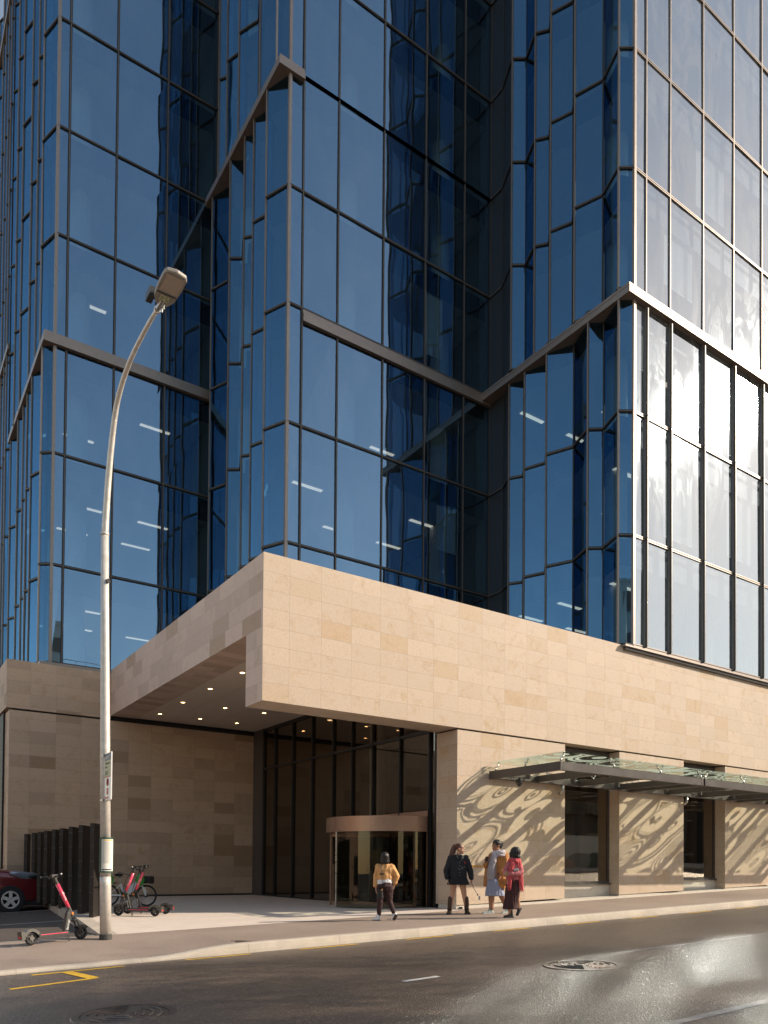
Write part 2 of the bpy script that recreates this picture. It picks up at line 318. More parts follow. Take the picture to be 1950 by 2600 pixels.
# ------------------------------------------------------------------ mesh builder
class MB:
    def __init__(s): s.v = []; s.f = []; s.uv = []; s.mi = []; s.mats = []
    def m(s, mat):
        if mat not in s.mats: s.mats.append(mat)
        return s.mats.index(mat)
    def face(s, pts, mat, uv=None):
        pts = [Vector(p) for p in pts]
        i = len(s.v); s.v += pts; s.f.append(tuple(range(i, i + len(pts)))); s.mi.append(s.m(mat))
        if uv is None:
            n = (pts[1] - pts[0]).cross(pts[2] - pts[0]) if len(pts) > 2 else Vector((0, 0, 1))
            ax = max(range(3), key=lambda k: abs(n[k]))
            uv = [((p.y, p.z) if ax == 0 else (p.x, p.z) if ax == 1 else (p.x, p.y)) for p in pts]
        s.uv.append(uv)
    def box(s, x0, x1, y0, y1, z0, z1, mat, skip=''):
        P = lambda a, b, c: Vector((a, b, c))
        q = [(P(x0, y0, z0), P(x1, y0, z0), P(x1, y0, z1), P(x0, y0, z1)), (P(x1, y1, z0), P(x0, y1, z0), P(x0, y1, z1), P(x1, y1, z1)),
             (P(x0, y1, z0), P(x0, y0, z0), P(x0, y0, z1), P(x0, y1, z1)), (P(x1, y0, z0), P(x1, y1, z0), P(x1, y1, z1), P(x1, y0, z1)),
             (P(x0, y0, z1), P(x1, y0, z1), P(x1, y1, z1), P(x0, y1, z1)), (P(x0, y1, z0), P(x1, y1, z0), P(x1, y0, z0), P(x0, y0, z0))]
        for k, f in zip('fblrtd', q):
            if k not in skip: s.face(f, mat)
    def bar(s, a, b, w, h, mat, up=(0, 0, 1)):
        a, b = Vector(a), Vector(b); d = (b - a).normalized(); u = Vector(up)
        if abs(d.dot(u)) > .98: u = Vector((0, 1, 0))
        r = d.cross(u).normalized(); u = r.cross(d).normalized()
        c = [[p + r * (sx * w / 2) + u * (sz * h / 2) for sx, sz in ((-1, -1), (1, -1), (1, 1), (-1, 1))] for p in (a, b)]
        for k in range(4): s.face([c[0][k], c[0][(k + 1) % 4], c[1][(k + 1) % 4], c[1][k]], mat)
        s.face(c[0][::-1], mat); s.face(c[1], mat)
    def tube(s, pts, rad, mat, n=10, cap=True):
        pts = [Vector(p) for p in pts]; rad = rad if isinstance(rad, (list, tuple)) else [rad] * len(pts)
        rings = []; ref = None
        for i, p in enumerate(pts):
            d = (pts[min(i + 1, len(pts) - 1)] - pts[max(i - 1, 0)]).normalized()
            if ref is None: ref = Vector((0, 0, 1)) if abs(d.z) < .9 else Vector((1, 0, 0))
            x = d.cross(ref).normalized(); y = x.cross(d).normalized(); ref = y
            rings.append([p + (x * math.cos(2 * PI * k / n) + y * math.sin(2 * PI * k / n)) * rad[i] for k in range(n)])
        s.rings(rings, mat, cap)
    def rings(s, rings, mat, cap=True):
        i0 = len(s.v); n = len(rings[0]); k_ = s.m(mat)
        for r in rings: s.v += [Vector(p) for p in r]
        for a in range(len(rings) - 1):
            for k in range(n):
                s.f.append((i0 + a * n + k, i0 + a * n + (k + 1) % n, i0 + (a + 1) * n + (k + 1) % n, i0 + (a + 1) * n + k)); s.mi.append(k_); s.uv.append([(0, 0)] * 4)
        if cap:
            s.f.append(tuple(i0 + k for k in range(n))[::-1]); s.mi.append(k_); s.uv.append([(0, 0)] * n)
            b = i0 + (len(rings) - 1) * n
            s.f.append(tuple(b + k for k in range(n))); s.mi.append(k_); s.uv.append([(0, 0)] * n)
    def lathe(s, prof, c, axis, mat, n=24):
        """prof: (radius, distance along axis) pairs."""
        c = Vector(c); d = Vector(axis).normalized(); x = d.orthogonal().normalized(); y = d.cross(x)
        s.rings([[c + d * t + (x * math.cos(2 * PI * k / n) + y * math.sin(2 * PI * k / n)) * r for k in range(n)] for r, t in prof], mat)
    def ell(s, c, r, mat, nu=14, nv=9, rot=None):
        c = Vector(c); rings = []
        for j in range(1, nv):
            t = PI * j / nv
            ring = []
            for k in range(nu):
                a = 2 * PI * k / nu
                p = Vector((r[0] * math.sin(t) * math.cos(a), r[1] * math.sin(t) * math.sin(a), r[2] * math.cos(t)))
                if rot is not None: p = rot @ p
                ring.append(c + p)
            rings.append(ring)
        s.rings(rings, mat)
    def prism(s, poly, z0, z1, mat, matd=None, mats=None):
        n = len(poly)
        s.face([(p[0], p[1], z1) for p in poly], mat); s.face([(p[0], p[1], z0) for p in poly][::-1], matd or mat)
        for k in range(n):
            a, b = poly[k], poly[(k + 1) % n]
            s.face([(a[0], a[1], z0), (b[0], b[1], z0), (b[0], b[1], z1), (a[0], a[1], z1)], mats or mat)
    def build(s, name, parent=None, smooth=False, weld=False, bevel=0.):
        me = bpy.data.meshes.new(name); me.from_pydata([tuple(v) for v in s.v], [], s.f)
        for m in s.mats: me.materials.append(M[m] if isinstance(m, str) else m)
        me.polygons.foreach_set('material_index', s.mi)
        ul = me.uv_layers.new(name='UVMap'); flat = [c for f in s.uv for p in f for c in p]; ul.data.foreach_set('uv', flat)
        if smooth: me.polygons.foreach_set('use_smooth', [True] * len(me.polygons))
        me.update()
        o = bpy.data.objects.new(name, me); COL.objects.link(o)
        if parent is not None: o.parent = parent
        if weld or bevel:
            bm = bmesh.new(); bm.from_mesh(me); bmesh.ops.remove_doubles(bm, verts=bm.verts, dist=1e-5); bm.to_mesh(me); bm.free()
        if bevel:
            b = o.modifiers.new('bevel', 'BEVEL'); b.width = bevel; b.segments = 2; b.limit_method = 'ANGLE'; b.angle_limit = .7
        return o

def tag(o, label=None, cat=None, group=None, kind=None):
    if label: o['label'] = label
    if cat: o['category'] = cat
    if group: o['group'] = group
    if kind: o['kind'] = kind
    return o
def thing(name, label, cat, loc=(0, 0, 0), rz=0., group=None):
    o = bpy.data.objects.new(name, None); COL.objects.link(o); o.empty_display_size = .2
    o.location = loc; o.rotation_euler = (0, 0, rz)
    return tag(o, label, cat, group)
def copy_tree(o, parent=None):
    c = o.copy(); COL.objects.link(c)
    if parent is not None: c.parent = parent
    for ch in [x for x in S.objects if x.parent == o]: copy_tree(ch, c)
    return c
def text_mesh(name, s, size, mat, parent=None, mtx=None, extrude=.002, align='LEFT'):
    cu = bpy.data.curves.new(name, 'FONT'); cu.body = s; cu.size = size; cu.extrude = extrude; cu.align_x = align; cu.align_y = 'CENTER'
    t = bpy.data.objects.new(name, cu); COL.objects.link(t)
    dg = bpy.context.evaluated_depsgraph_get(); me = bpy.data.meshes.new_from_object(t.evaluated_get(dg))
    COL.objects.unlink(t); bpy.data.objects.remove(t)
    me.materials.clear(); me.materials.append(M[mat])
    if mtx is not None: me.transform(mtx)
    o = bpy.data.objects.new(name, me); COL.objects.link(o)
    if parent is not None: o.parent = parent
    return o
# ------------------------------------------------------------------ ground planes (the street climbs to the right)
def FP(x, y): return -1.6988 + .027 * x + .017 * y          # footpath
def RD(x, y): return -1.4208 + .027 * x - .02 * y + .0      # road, falling to the kerb
def CP(x): return -1.50 + .04 * (x - 3.4)                   # car park
def grid_sheet(name, x0, x1, y0, y1, fz, mat, nx=24, ny=4, kind='structure'):
    b = MB()
    for i in range(nx):
        for j in range(ny):
            xa, xb = x0 + (x1 - x0) * i / nx, x0 + (x1 - x0) * (i + 1) / nx; ya, yb = y0 + (y1 - y0) * j / ny, y0 + (y1 - y0) * (j + 1) / ny
            b.face([(xa, ya, fz(xa, ya)), (xb, ya, fz(xb, ya)), (xb, yb, fz(xb, yb)), (xa, yb, fz(xa, yb))], mat)
    o = b.build(name, weld=True); o['kind'] = kind; return o
exec_parts = []
# ================================================================== GROUND
def kt(x):                                                   # kerb top: lowered at the car-park crossing on the left
    t = min(1, max(0, (x - 3.7) / 1.6)); t = t * t * (3 - 2 * t)
    return RD(x, 12) + .055 + t * (FP(x, 12) - RD(x, 12) - .055)
def foot_z(x, y): 
    t = (y - 12.15) / 2.49; return kt(x) * (1 - t) + FP(x, 14.64) * t
def park_z(x, y):
    t = min(1, max(0, (y - 14.64) / 2.6)); return FP(x, 14.64) * (1 - t) + CP(x) * t
def plaza_z(x, y):
    t = min(1, max(0, (y - 14.64) / 8)); return FP(x, 14.64) * (1 - t) - 1.20 * t
tag(grid_sheet('ground', -700, 900, -700, 900, lambda x, y: -9.0, 'ground', 2, 2), kind='structure')
grid_sheet('road', -70, 130, -2.0, 12.02, RD, 'road', 20, 4)
grid_sheet('footpath', -40, 3.6, 12.15, 14.64, foot_z, 'path', 40, 4)
grid_sheet('footpath', 3.6, 60, 12.15, 14.64, foot_z, 'path', 70, 4)
grid_sheet('footpath', 12.3, 60, 14.64, 15.0, lambda x, y: foot_z(x, 14.64) + .0001, 'path', 40, 1)
grid_sheet('car_park', -30, 5.2, 14.64, 34, park_z, 'parkasphalt', 24, 16)
def far_path(x, y): return RD(x, -2) + .13
grid_sheet('far_footpath', -70, 130, -9, -2.15, far_path, 'paving', 20, 2)
grid_sheet('back_lot', -70, 130, -60, -9, lambda x, y: RD(x, -2) + .12, 'parkasphalt', 10, 2)
b = MB()
for (xa, xb) in [(-70 + i * 1.8, -70 + (i + 1) * 1.8 - .008) for i in range(110)]:
    b.face([(xa, -2.15, RD(xa, -2) + .13), (xa, -2.0, RD(xa, -2) + .13), (xb, -2.0, RD(xb, -2) + .13), (xb, -2.15, RD(xb, -2) + .13)][::-1], 'kerb')
    b.face([(xa, -2.0, RD(xa, -2) - .1), (xb, -2.0, RD(xb, -2) - .1), (xb, -2.0, RD(xb, -2) + .13), (xa, -2.0, RD(xa, -2) + .13)][::-1], 'kerb')
b.build('far_kerb')['kind'] = 'structure'
b = MB()                                                     # near kerb, bull-nosed
xs = [-40 + i * 1.5 for i in range(28)] + [2 + i * .25 for i in range(16)] + [6 + i * 1.8 for i in range(32)]
for xa, xb in zip(xs[:-1], xs[1:]):
    def prof(x):
        r = RD(x, 12); t = kt(x)
        return [(x, 11.985, r - .1), (x, 12.0, r + (t - r) * .35), (x, 12.02, t - .022), (x, 12.045, t - .004), (x, 12.16, t + .002)]
    pa, pb = prof(xa), prof(xb)
    for k in range(4): b.face([pa[k], pb[k], pb[k + 1], pa[k + 1]], 'kerb')
b.build('kerb', weld=True)['kind'] = 'structure'
# plaza under the porch, with the upstand kerb to the car park
b = MB()
def kx(y): return 3.62 + (y - 14.64) * .0993                 # edge line of the raised plaza
ny = 14
for i in range(12):
    for j in range(ny):
        ya, yb = 14.64 + (27.4 - 14.64) * j / ny, 14.64 + (27.4 - 14.64) * (j + 1) / ny
        q = []
        for (s_, y) in ((i, ya), (i + 1, ya), (i + 1, yb), (i, yb)):
            x0 = kx(y) + .30; x = x0 + (12.7 - x0) * s_ / 12; q.append((x, y, plaza_z(x, y)))
        b.face(q, 'paving')
b.build('plaza_paving', weld=True)['kind'] = 'structure'
b = MB()
for j in range(ny):
    ya, yb = 14.64 + (27.4 - 14.64) * j / ny, 14.64 + (27.4 - 14.64) * (j + 1) / ny
    za, zb = plaza_z(kx(ya), ya) + .006, plaza_z(kx(yb), yb) + .006
    b.face([(kx(ya), ya, za), (kx(ya) + .31, ya, za), (kx(yb) + .31, yb, zb), (kx(yb), yb, zb)], 'kerb')
    b.face([(kx(ya), ya, za - .6), (kx(ya), ya, za), (kx(yb), yb, zb), (kx(yb), yb, zb - .6)], 'kerb')
b.face([(kx(14.64), 14.636, -1.8), (kx(14.64) + .31, 14.636, -1.8), (kx(14.64) + .31, 14.636, plaza_z(3.8, 14.64) + .006), (kx(14.64), 14.636, plaza_z(3.6, 14.64) + .006)], 'kerb')
b.build('plaza_kerb')['kind'] = 'structure'
# painted markings
def strip(b, x0, y0, x1, y1, w, mat, fz, n=6, dz=.004):
    d = Vector((x1 - x0, y1 - y0)); p = Vector((-d.y, d.x)).normalized() * w / 2
    for i in range(n):
        a, c = i / n, (i + 1) / n
        q = [(x0 + d.x * a - p.x, y0 + d.y * a - p.y), (x0 + d.x * c - p.x, y0 + d.y * c - p.y), (x0 + d.x * c + p.x, y0 + d.y * c + p.y), (x0 + d.x * a + p.x, y0 + d.y * a + p.y)]
        b.face([(x, y, fz(x, y) + dz) for x, y in q], mat)
b = MB()
for x0, x1 in ((4.23, 5.34), (6.28, 7.46), (8.56, 9.72), (10.8, 11.85), (13.0, 14.1), (15.25, 16.3), (17.5, 18.6), (19.7, 20.8), (22, 23.1)): strip(b, x0, 11.80, x1, 11.80, .095, 'yellow', RD)
strip(b, 1.95, 11.69, 3.25, 11.75, .10, 'yellow', RD)
strip(b, 2.42, 11.66, 2.56, 10.74, .16, 'yellow', RD, dz=.006)
strip(b, 1.50, 10.46, 2.62, 10.72, .10, 'yellow', RD)
b.build('yellow_road_marking')['kind'] = 'structure'
b = MB()
strip(b, 5.45, 7.56, 6.02, 7.60, .10, 'white_line', RD)
strip(b, 9.4, 7.6, 14.0, 7.6, .11, 'line_worn', RD)
strip(b, 4.6, 4.0, 9.0, 4.1, .11, 'line_worn', RD)
strip(b, 17, 7.6, 19.5, 7.6, .11, 'line_worn', RD)
b.build('white_road_marking')['kind'] = 'structure'
b = MB()
strip(b, -4, 14.7, 3.5, 14.66, .09, 'white_line', park_z, 20)
strip(b, -3, 20.35, 4.15, 20.35, .09, 'white_line', park_z, 20)
strip(b, -3, 17.6, 3.85, 17.6, .09, 'white_line', park_z, 20)
strip(b, -3, 24.7, 4.6, 24.7, .09, 'white_line', park_z, 20)
b.build('parking_bay_marking')['kind'] = 'structure'
def cover(x, y, r, label, rz):
    t = thing('manhole_cover', label, 'manhole cover', (x, y, RD(x, y)), rz, 'manhole covers in the road')
    t.rotation_euler = (math.atan(-.02), -math.atan(.027), rz)
    f = MB(); f.lathe([(r * .86, .0), (r * .86, .012), (r, .012), (r * 1.02, .0)], (0, 0, 0), (0, 0, 1), 'iron', 40); f.build('frame', t)
    c = MB(); c.lathe([(r * .84, .0), (r * .84, .008), (.001, .008)], (0, 0, 0), (0, 0, 1), 'iron', 40)
    for k in range(3):                                       # raised curls of the cast pattern
        for q in range(4):
            rr = r * (.2 + .17 * q); pts = [(rr * math.cos(a), rr * math.sin(a), .012) for a in [k * 2.1 + i * .17 for i in range(10)]]
            c.tube(pts, .011, 'iron', 5)
    c.build('lid', t)
cover(8.05, 7.03, .52, 'round iron manhole cover with curled pattern, out in the sunlit road', .3)
cover(2.15, 7.72, .5, 'dark round manhole cover cut off by the bottom edge of the photo', 1.2)
b = MB()
for i in range(7): b.box(5.3 + i * .06, 5.33 + i * .06, 12.2, 12.42, FP(5.5, 12) - .02, FP(5.5, 12) + .004, 'iron')
b.box(5.25, 5.75, 12.18, 12.2, FP(5.5, 12) - .02, FP(5.5, 12) + .006, 'iron'); b.box(5.25, 5.75, 12.42, 12.44, FP(5.5, 12) - .02, FP(5.5, 12) + .006, 'iron')
tag(b.build('drain_grate'), 'rusty iron drain grate set in the footpath behind the kerb', 'drain grate')

# ================================================================== OFFICE BUILDING
B = thing('office_building', 'blue glass office tower on a pale limestone podium with an open corner porch', 'building', (0, 0, 0))
UVO = {0: (14.98, 6.76), 1: (7.629, 6.76), 2: (7.629, 15)}
def shift_uv(b):
    for i, f in enumerate(b.f):
        p = [b.v[k] for k in f]
        if len(p) < 3: continue
        n = (p[1] - p[0]).cross(p[2] - p[0]); ax = max(range(3), key=lambda k: abs(n[k])); du, dv = UVO[ax]
        b.uv[i] = [(u - du, v - dv) for u, v in b.uv[i]]
    return b
# --- podium stone
b = MB(); b.box(6.994, 44, 15.0, 15.875, 3.53, 6.76, 'stone', 'l')
b.face([(6.994, 15.875, 3.53), (6.994, 15.0, 3.53), (6.994, 15.0, 6.76), (6.994, 15.875, 6.76)], 'stone_rand')
shift_uv(b).build('stone_fascia', B)
b = MB(); b.box(6.994, 7.9, 15.876, 27.386, 5.15, 6.76, 'stone_rand'); shift_uv(b).build('porch_beam', B)
b = MB(); b.box(3.68, 6.993, 27.386, 36, 5.05, 6.64, 'stone_mix'); shift_uv(b).build('upper_stone_band', B)
b = MB(); b.box(3.78, 12.60, 27.40, 28.3, -2.0, 4.985, 'stone_mix'); shift_uv(b).build('porch_back_wall', B)
b = MB(); b.box(3.9, 12.6, 27.47, 28.0, 4.985, 5.2, 'gasket'); b.box(7.9, 12.6, 27.36, 27.47, 5.0, 5.10, 'gasket'); b.box(4.2, 12.5, 27.36, 27.398, -1.25, -1.14, 'gasket')
b.box(3.72, 3.95, 28.3, 36, -2, 5.0, 'gasket'); b.build('shadow_gap', B)
b = MB(); b.box(7.0, 44, 15.876, 29, 6.45, 6.62, 'slab'); b.build('podium_roof', B)
b = MB()                                                     # porch ceiling, metal tray panels
b.box(7.9, 12.6, 15.875, 27.9, 5.19, 5.24, 'gasket')
xe = [7.9, 8.98, 10.42, 11.85, 12.5]; ye = [15.88] + [17.85 + 2.33 * k for k in range(5)] + [27.37]
for i in range(len(xe) - 1):
    for j in range(len(ye) - 1): b.box(xe[i] + .006, xe[i + 1] - .006, ye[j] + .006, ye[j + 1] - .006, 5.155, 5.185, 'metal_soffit')
b.build('porch_ceiling', B)
for x in (8.29, 9.73, 11.13):
    for y in (16.72, 19.04, 21.36, 23.7, 26.0):
        b = MB(); b.lathe([(.095, .0), (.095, -.016), (.066, -.016), (.062, .0)], (x, y, 5.155), (0, 0, 1), 'white', 20); b.lathe([(.063, -.005), (.0005, -.005)], (x, y, 5.155), (0, 0, 1), 'downlight', 20)
        b.build('downlight', B, smooth=False)
piers = [(12.477, 16.46), (18.845, 22.067), (24.43, 27.68), (30.05, 33.3), (35.6, 44)]
for x0, x1 in piers:
    b = MB(); q = lambda x: foot_z(x, 14.64) + .10
    z = 3.49
    for pts in ([(x0, 15.03, q(x0)), (x1, 15.03, q(x1)), (x1, 15.03, z), (x0, 15.03, z)], [(x0, 15.88, q(x0)), (x0, 15.03, q(x0)), (x0, 15.03, z), (x0, 15.88, z)],
                [(x1, 15.03, q(x1)), (x1, 15.88, q(x1)), (x1, 15.88, z), (x1, 15.03, z)], [(x0, 15.03, z), (x1, 15.03, z), (x1, 15.88, z), (x0, 15.88, z)]): b.face(pts, 'stone')
    shift_uv(b); 
    b.box(x0 + .03, x1 - .03, 15.07, 15.8, z, 3.53, 'gasket')
    b.box(x0 + .02, x1 - .02, 15.06, 15.8, q(x0) - .3, q(x0) + .02, 'base_white')
    b.build('stone_pier', B)
b = MB()
n = 40
for i in range(n):
    xa, xb = 12.6 + i * .7, 12.6 + (i + 1) * .7
    za, zb = foot_z(xa, 14.64), foot_z(xb, 14.64)
    b.face([(xa, 14.93, za - .05), (xb, 14.93, zb - .05), (xb, 14.93, zb + .05), (xa, 14.93, za + .05)], 'base_white')
    b.face([(xa, 14.93, za + .05), (xb, 14.93, zb + .05), (xb, 15.4, zb + .06), (xa, 15.4, za + .06)], 'base_white')
b.build('plinth_strip', B)
b = MB()                                                     # soffit behind the fascia over windows
b.box(12.6, 44, 15.86, 15.9, 3.4, 3.6, 'gasket'); b.build('window_head', B)
# --- street windows
for k, (x0, x1) in enumerate([(16.46, 18.845), (22.067, 24.43), (27.68, 30.05), (33.3, 35.6)]):
    g = foot_z(x0, 14.64); zs = -.50 + .02 * (x0 - 16.5)
    b = MB(); y = 15.43
    for (a, c, d, e) in ((x0, x0 + .06, zs, 3.48), (x1 - .06, x1, zs, 3.48), (x0 + .06, x1 - .06, zs, zs + .06), (x0 + .06, x1 - .06, 3.36, 3.48), (x0 + .06, x1 - .06, 3.16, 3.20)): b.box(a, c, y - .03, y + .05, d, e, 'bronze')
    f = b.build('street_window', B)
    b = MB(); b.face([(x0 + .05, y, zs + .05), (x1 - .05, y, zs + .05), (x1 - .05, y, 3.4), (x0 + .05, y, 3.4)], 'lobby_glass'); b.build('pane', f)
    b = MB(); b.box(x0 - .0, x1 + .0, y - .10, y + .1, zs - .045, zs - .002, 'bronze'); b.box(x0 + .002, x1 - .002, y - .04, y + .2, g - .2, zs - .045, 'base_white'); b.build('sill', f)
    b = MB(); b.box(x0 - .4, x1 + .6, y + .3, 19.5, g - .1, 3.45, 'core', 'f'); b.box(x1 - .9, x1 - .55, y + .32, y + .6, zs, 3.3, 'soffit_dark'); b.build('window_room', f)
# --- lobby glass screen on the porch side
XG = 12.48; my = [15.9, 16.18, 17.55, 18.95, 20.12, 21.30, 22.70, 24.12, 25.55, 26.55, 26.95]
b = MB()
for y in my[1:-2] + [26.5]: b.box(XG - .05, XG + .12, y - .022, y + .022, -1.22, 5.15, 'satin_black')
b.box(XG - .06, XG + .3, 26.52, 27.37, -1.25, 5.15, 'bronze'); b.box(XG - .03, XG + .12, 15.9, 26.5, 3.57, 3.65, 'satin_black'); b.box(XG - .03, XG + .12, 15.9, 26.5, 5.05, 5.15, 'satin_black'); b.box(XG - .03, XG + .12, 20.0, 26.5, -1.24, -1.15, 'satin_black')
b.box(XG + .0, XG + .1, 15.88, 15.98, -1.2, 5.1, 'satin_black')
scr = b.build('lobby_screen', B)
for y0, y1 in zip(my[:-2], my[1:-1]):
    for z0, z1 in ((-1.18, 3.58), (3.64, 5.08)):
        if z0 < 0 and 16.1 < y0 < 20.1: z0 = 1.5
        b = MB(); b.face([(XG + .02, y1, z0), (XG + .02, y0, z0), (XG + .02, y0, z1), (XG + .02, y1, z1)], 'lobby_glass'); b.build('glass_pane', scr)
b = MB(); b.box(XG + .2, 21, 15.95, 27.3, -1.3, -1.2, 'slab'); b.face([(21, 15.9, -1.3), (21, 27.4, -1.3), (21, 27.4, 5.2), (21, 15.9, 5.2)], 'soffit_dark'); b.face([(12.6, 27.35, -1.3), (21, 27.35, -1.3), (21, 27.35, 5.2), (12.6, 27.35, 5.2)][::-1], 'soffit_dark')
b.face([(12.6, 15.95, -1.3), (21, 15.95, -1.3), (21, 15.95, 5.2), (12.6, 15.95, 5.2)], 'soffit_dark'); b.box(12.55, 21, 15.9, 27.4, 5.16, 5.25, 'metal_soffit')
b.tube([(14.6, 21.9, -1.2), (14.6, 21.9, 5.16)], .28, 'column', 20); b.box(16.5, 18.5, 22, 25, -1.2, -.1, 'core')
b.build('lobby_interior', B)
for x, y in ((13.6, 17), (13.6, 19.4), (15.4, 17), (15.4, 19.4), (13.6, 23.5), (15.4, 23.5), (17.4, 18.5)):
    b = MB(); b.lathe([(.09, -.01), (.0005, -.01)], (x, y, 5.155), (0, 0, 1), 'dim_light', 14); b.build('lobby_downlight', B)
# --- revolving door
Yc, R_ = 18.04, 1.84
b = MB()
def arc(a0, a1, n, r, z): return [(XG - r * math.sin(a0 + (a1 - a0) * i / n), Yc - r * math.cos(a0 + (a1 - a0) * i / n), z) for i in range(n + 1)]
def curved(b, a0, a1, r0, r1, z0, z1, mat, n=28):
    o0, o1, i0, i1 = arc(a0, a1, n, r1, z0), arc(a0, a1, n, r1, z1), arc(a0, a1, n, r0, z0), arc(a0, a1, n, r0, z1)
    for k in range(n):
        b.face([o0[k + 1], o0[k], o1[k], o1[k + 1]], mat); b.face([i0[k], i0[k + 1], i1[k + 1], i1[k]], mat)
        b.face([o1[k + 1], o1[k], i1[k], i1[k + 1]], mat); b.face([o0[k], o0[k + 1], i0[k + 1], i0[k]], mat)
curved(b, 0, PI / 2 - .004, R_ - .9, R_, .90, 1.31, 'copper'); curved(b, PI / 2 + .004, PI, R_ - .9, R_, .90, 1.31, 'copper')
b.box(XG - .9, XG + .02, Yc - .9, Yc + .9, .92, 1.3, 'copper')
for f in range(0): pass
rd = b.build('revolving_door', B)
b = MB(); b.box(XG - .05, XG + .14, 16.16, 16.27, -1.2, 1.47, 'copper'); b.box(XG - .05, XG + .14, 19.85, 20.02, -1.2, 1.47, 'copper'); b.box(XG - .04, XG + .14, 16.27, 19.85, 1.31, 1.47, 'copper'); b.build('door_portal', rd)
b = MB()                                                     # curved glazing either side of the opening
c0, c1 = arc(.03, PI / 2 - .02, 20, R_ - .03, -1.17), arc(.03, PI / 2 - .02, 20, R_ - .03, .91)
for k in range(20): b.face([c0[k + 1], c0[k], c1[k], c1[k + 1]], 'door_glass')
b.build('curved_glass', rd, smooth=True)
b = MB()
c0, c1 = arc(PI * .86, PI - .03, 8, R_ - .03, -1.17), arc(PI * .86, PI - .03, 8, R_ - .03, .91)
for k in range(8): b.face([c0[k + 1], c0[k], c1[k], c1[k + 1]], 'door_glass')
b.build('curved_glass', rd, smooth=True)
b = MB()
for a in (PI / 2 - .01, PI * .86):
    p = arc(a, a, 1, R_ - .03, 0)[0]; b.tube([(p[0], p[1], -1.2), (p[0], p[1], .91)], .022, 'steel', 8)
for a in (PI * .87,):
    p = arc(a, a, 1, R_ + .16, 0)[0]; b.tube([(p[0], p[1], -1.25), (p[0], p[1], .0)], .05, 'copper', 12)
b.build('guard_rail', rd)
for a in (.2, .2 + 2 * PI / 3, .2 + 4 * PI / 3):
    ex, ey = XG - (R_ - .12) * math.sin(a), Yc - (R_ - .12) * math.cos(a)
    f = MB()
    f.bar((XG, Yc, -1.13), (ex, ey, -1.13), .05, .12, 'copper'); f.bar((XG, Yc, .86), (ex, ey, .86), .05, .1, 'copper'); f.bar((ex, ey, -1.19), (ex, ey, .91), .05, .08, 'copper'); f.bar((XG, Yc, -1.19), (XG, Yc, .91), .06, .06, 'copper')
    lf = f.build('door_leaf', rd)
    g = MB(); g.face([(XG, Yc, -1.07), (ex, ey, -1.07), (ex, ey, .81), (XG, Yc, .81)], 'door_glass'); g.build('leaf_glass', lf)
# --- lettering on the first pier
text_mesh('street_name_lettering', 'MOLESWORTH STREET', .098, 'brass', B, Matrix.Translation((12.70, 15.018, -.02)) @ Matrix.Rotation(PI / 2, 4, 'X'), .006)

# ================================================================== GLASS WINGS
F = [6.80, 10.18, 14.02, 17.83, 21.63, 25.40, 29.2, 33.0, 36.8, 40.6]
CF, CCX, CCY = 1930.02, 975., 2163.69
CY_, CP_, CR_ = (math.radians(a) for a in (34.23, .96, .47))
def cam_axes():
    c, s = math.cos(CY_), math.sin(CY_)
    f = Vector((s, c, 0)); r = Vector((c, -s, 0)); z = Vector((0, 0, 1))
    f2 = f * math.cos(CP_) + z * math.sin(CP_); u2 = -f * math.sin(CP_) + z * math.cos(CP_)
    return r * math.cos(CR_) + u2 * math.sin(CR_), -r * math.sin(CR_) + u2 * math.cos(CR_), f2
CA_R, CA_U, CA_F = cam_axes()
def proj(p):
    p = Vector(p); d = max(.1, p.dot(CA_F)); return CCX + CF * p.dot(CA_R) / d, CCY - CF * p.dot(CA_U) / d
def seen_area(quad):
    q = [proj(p) for p in quad]; q = [(min(1950, max(0, x)), min(2600, max(0, y))) for x, y in q]
    return abs(sum(q[i][0] * q[(i + 1) % 4][1] - q[(i + 1) % 4][0] * q[i][1] for i in range(4))) / 2
PANES = []                                                   # (area, quad, material, wing)
def front(x1, xs, y): return [(x1, y)] + [(x, y) for x in xs]
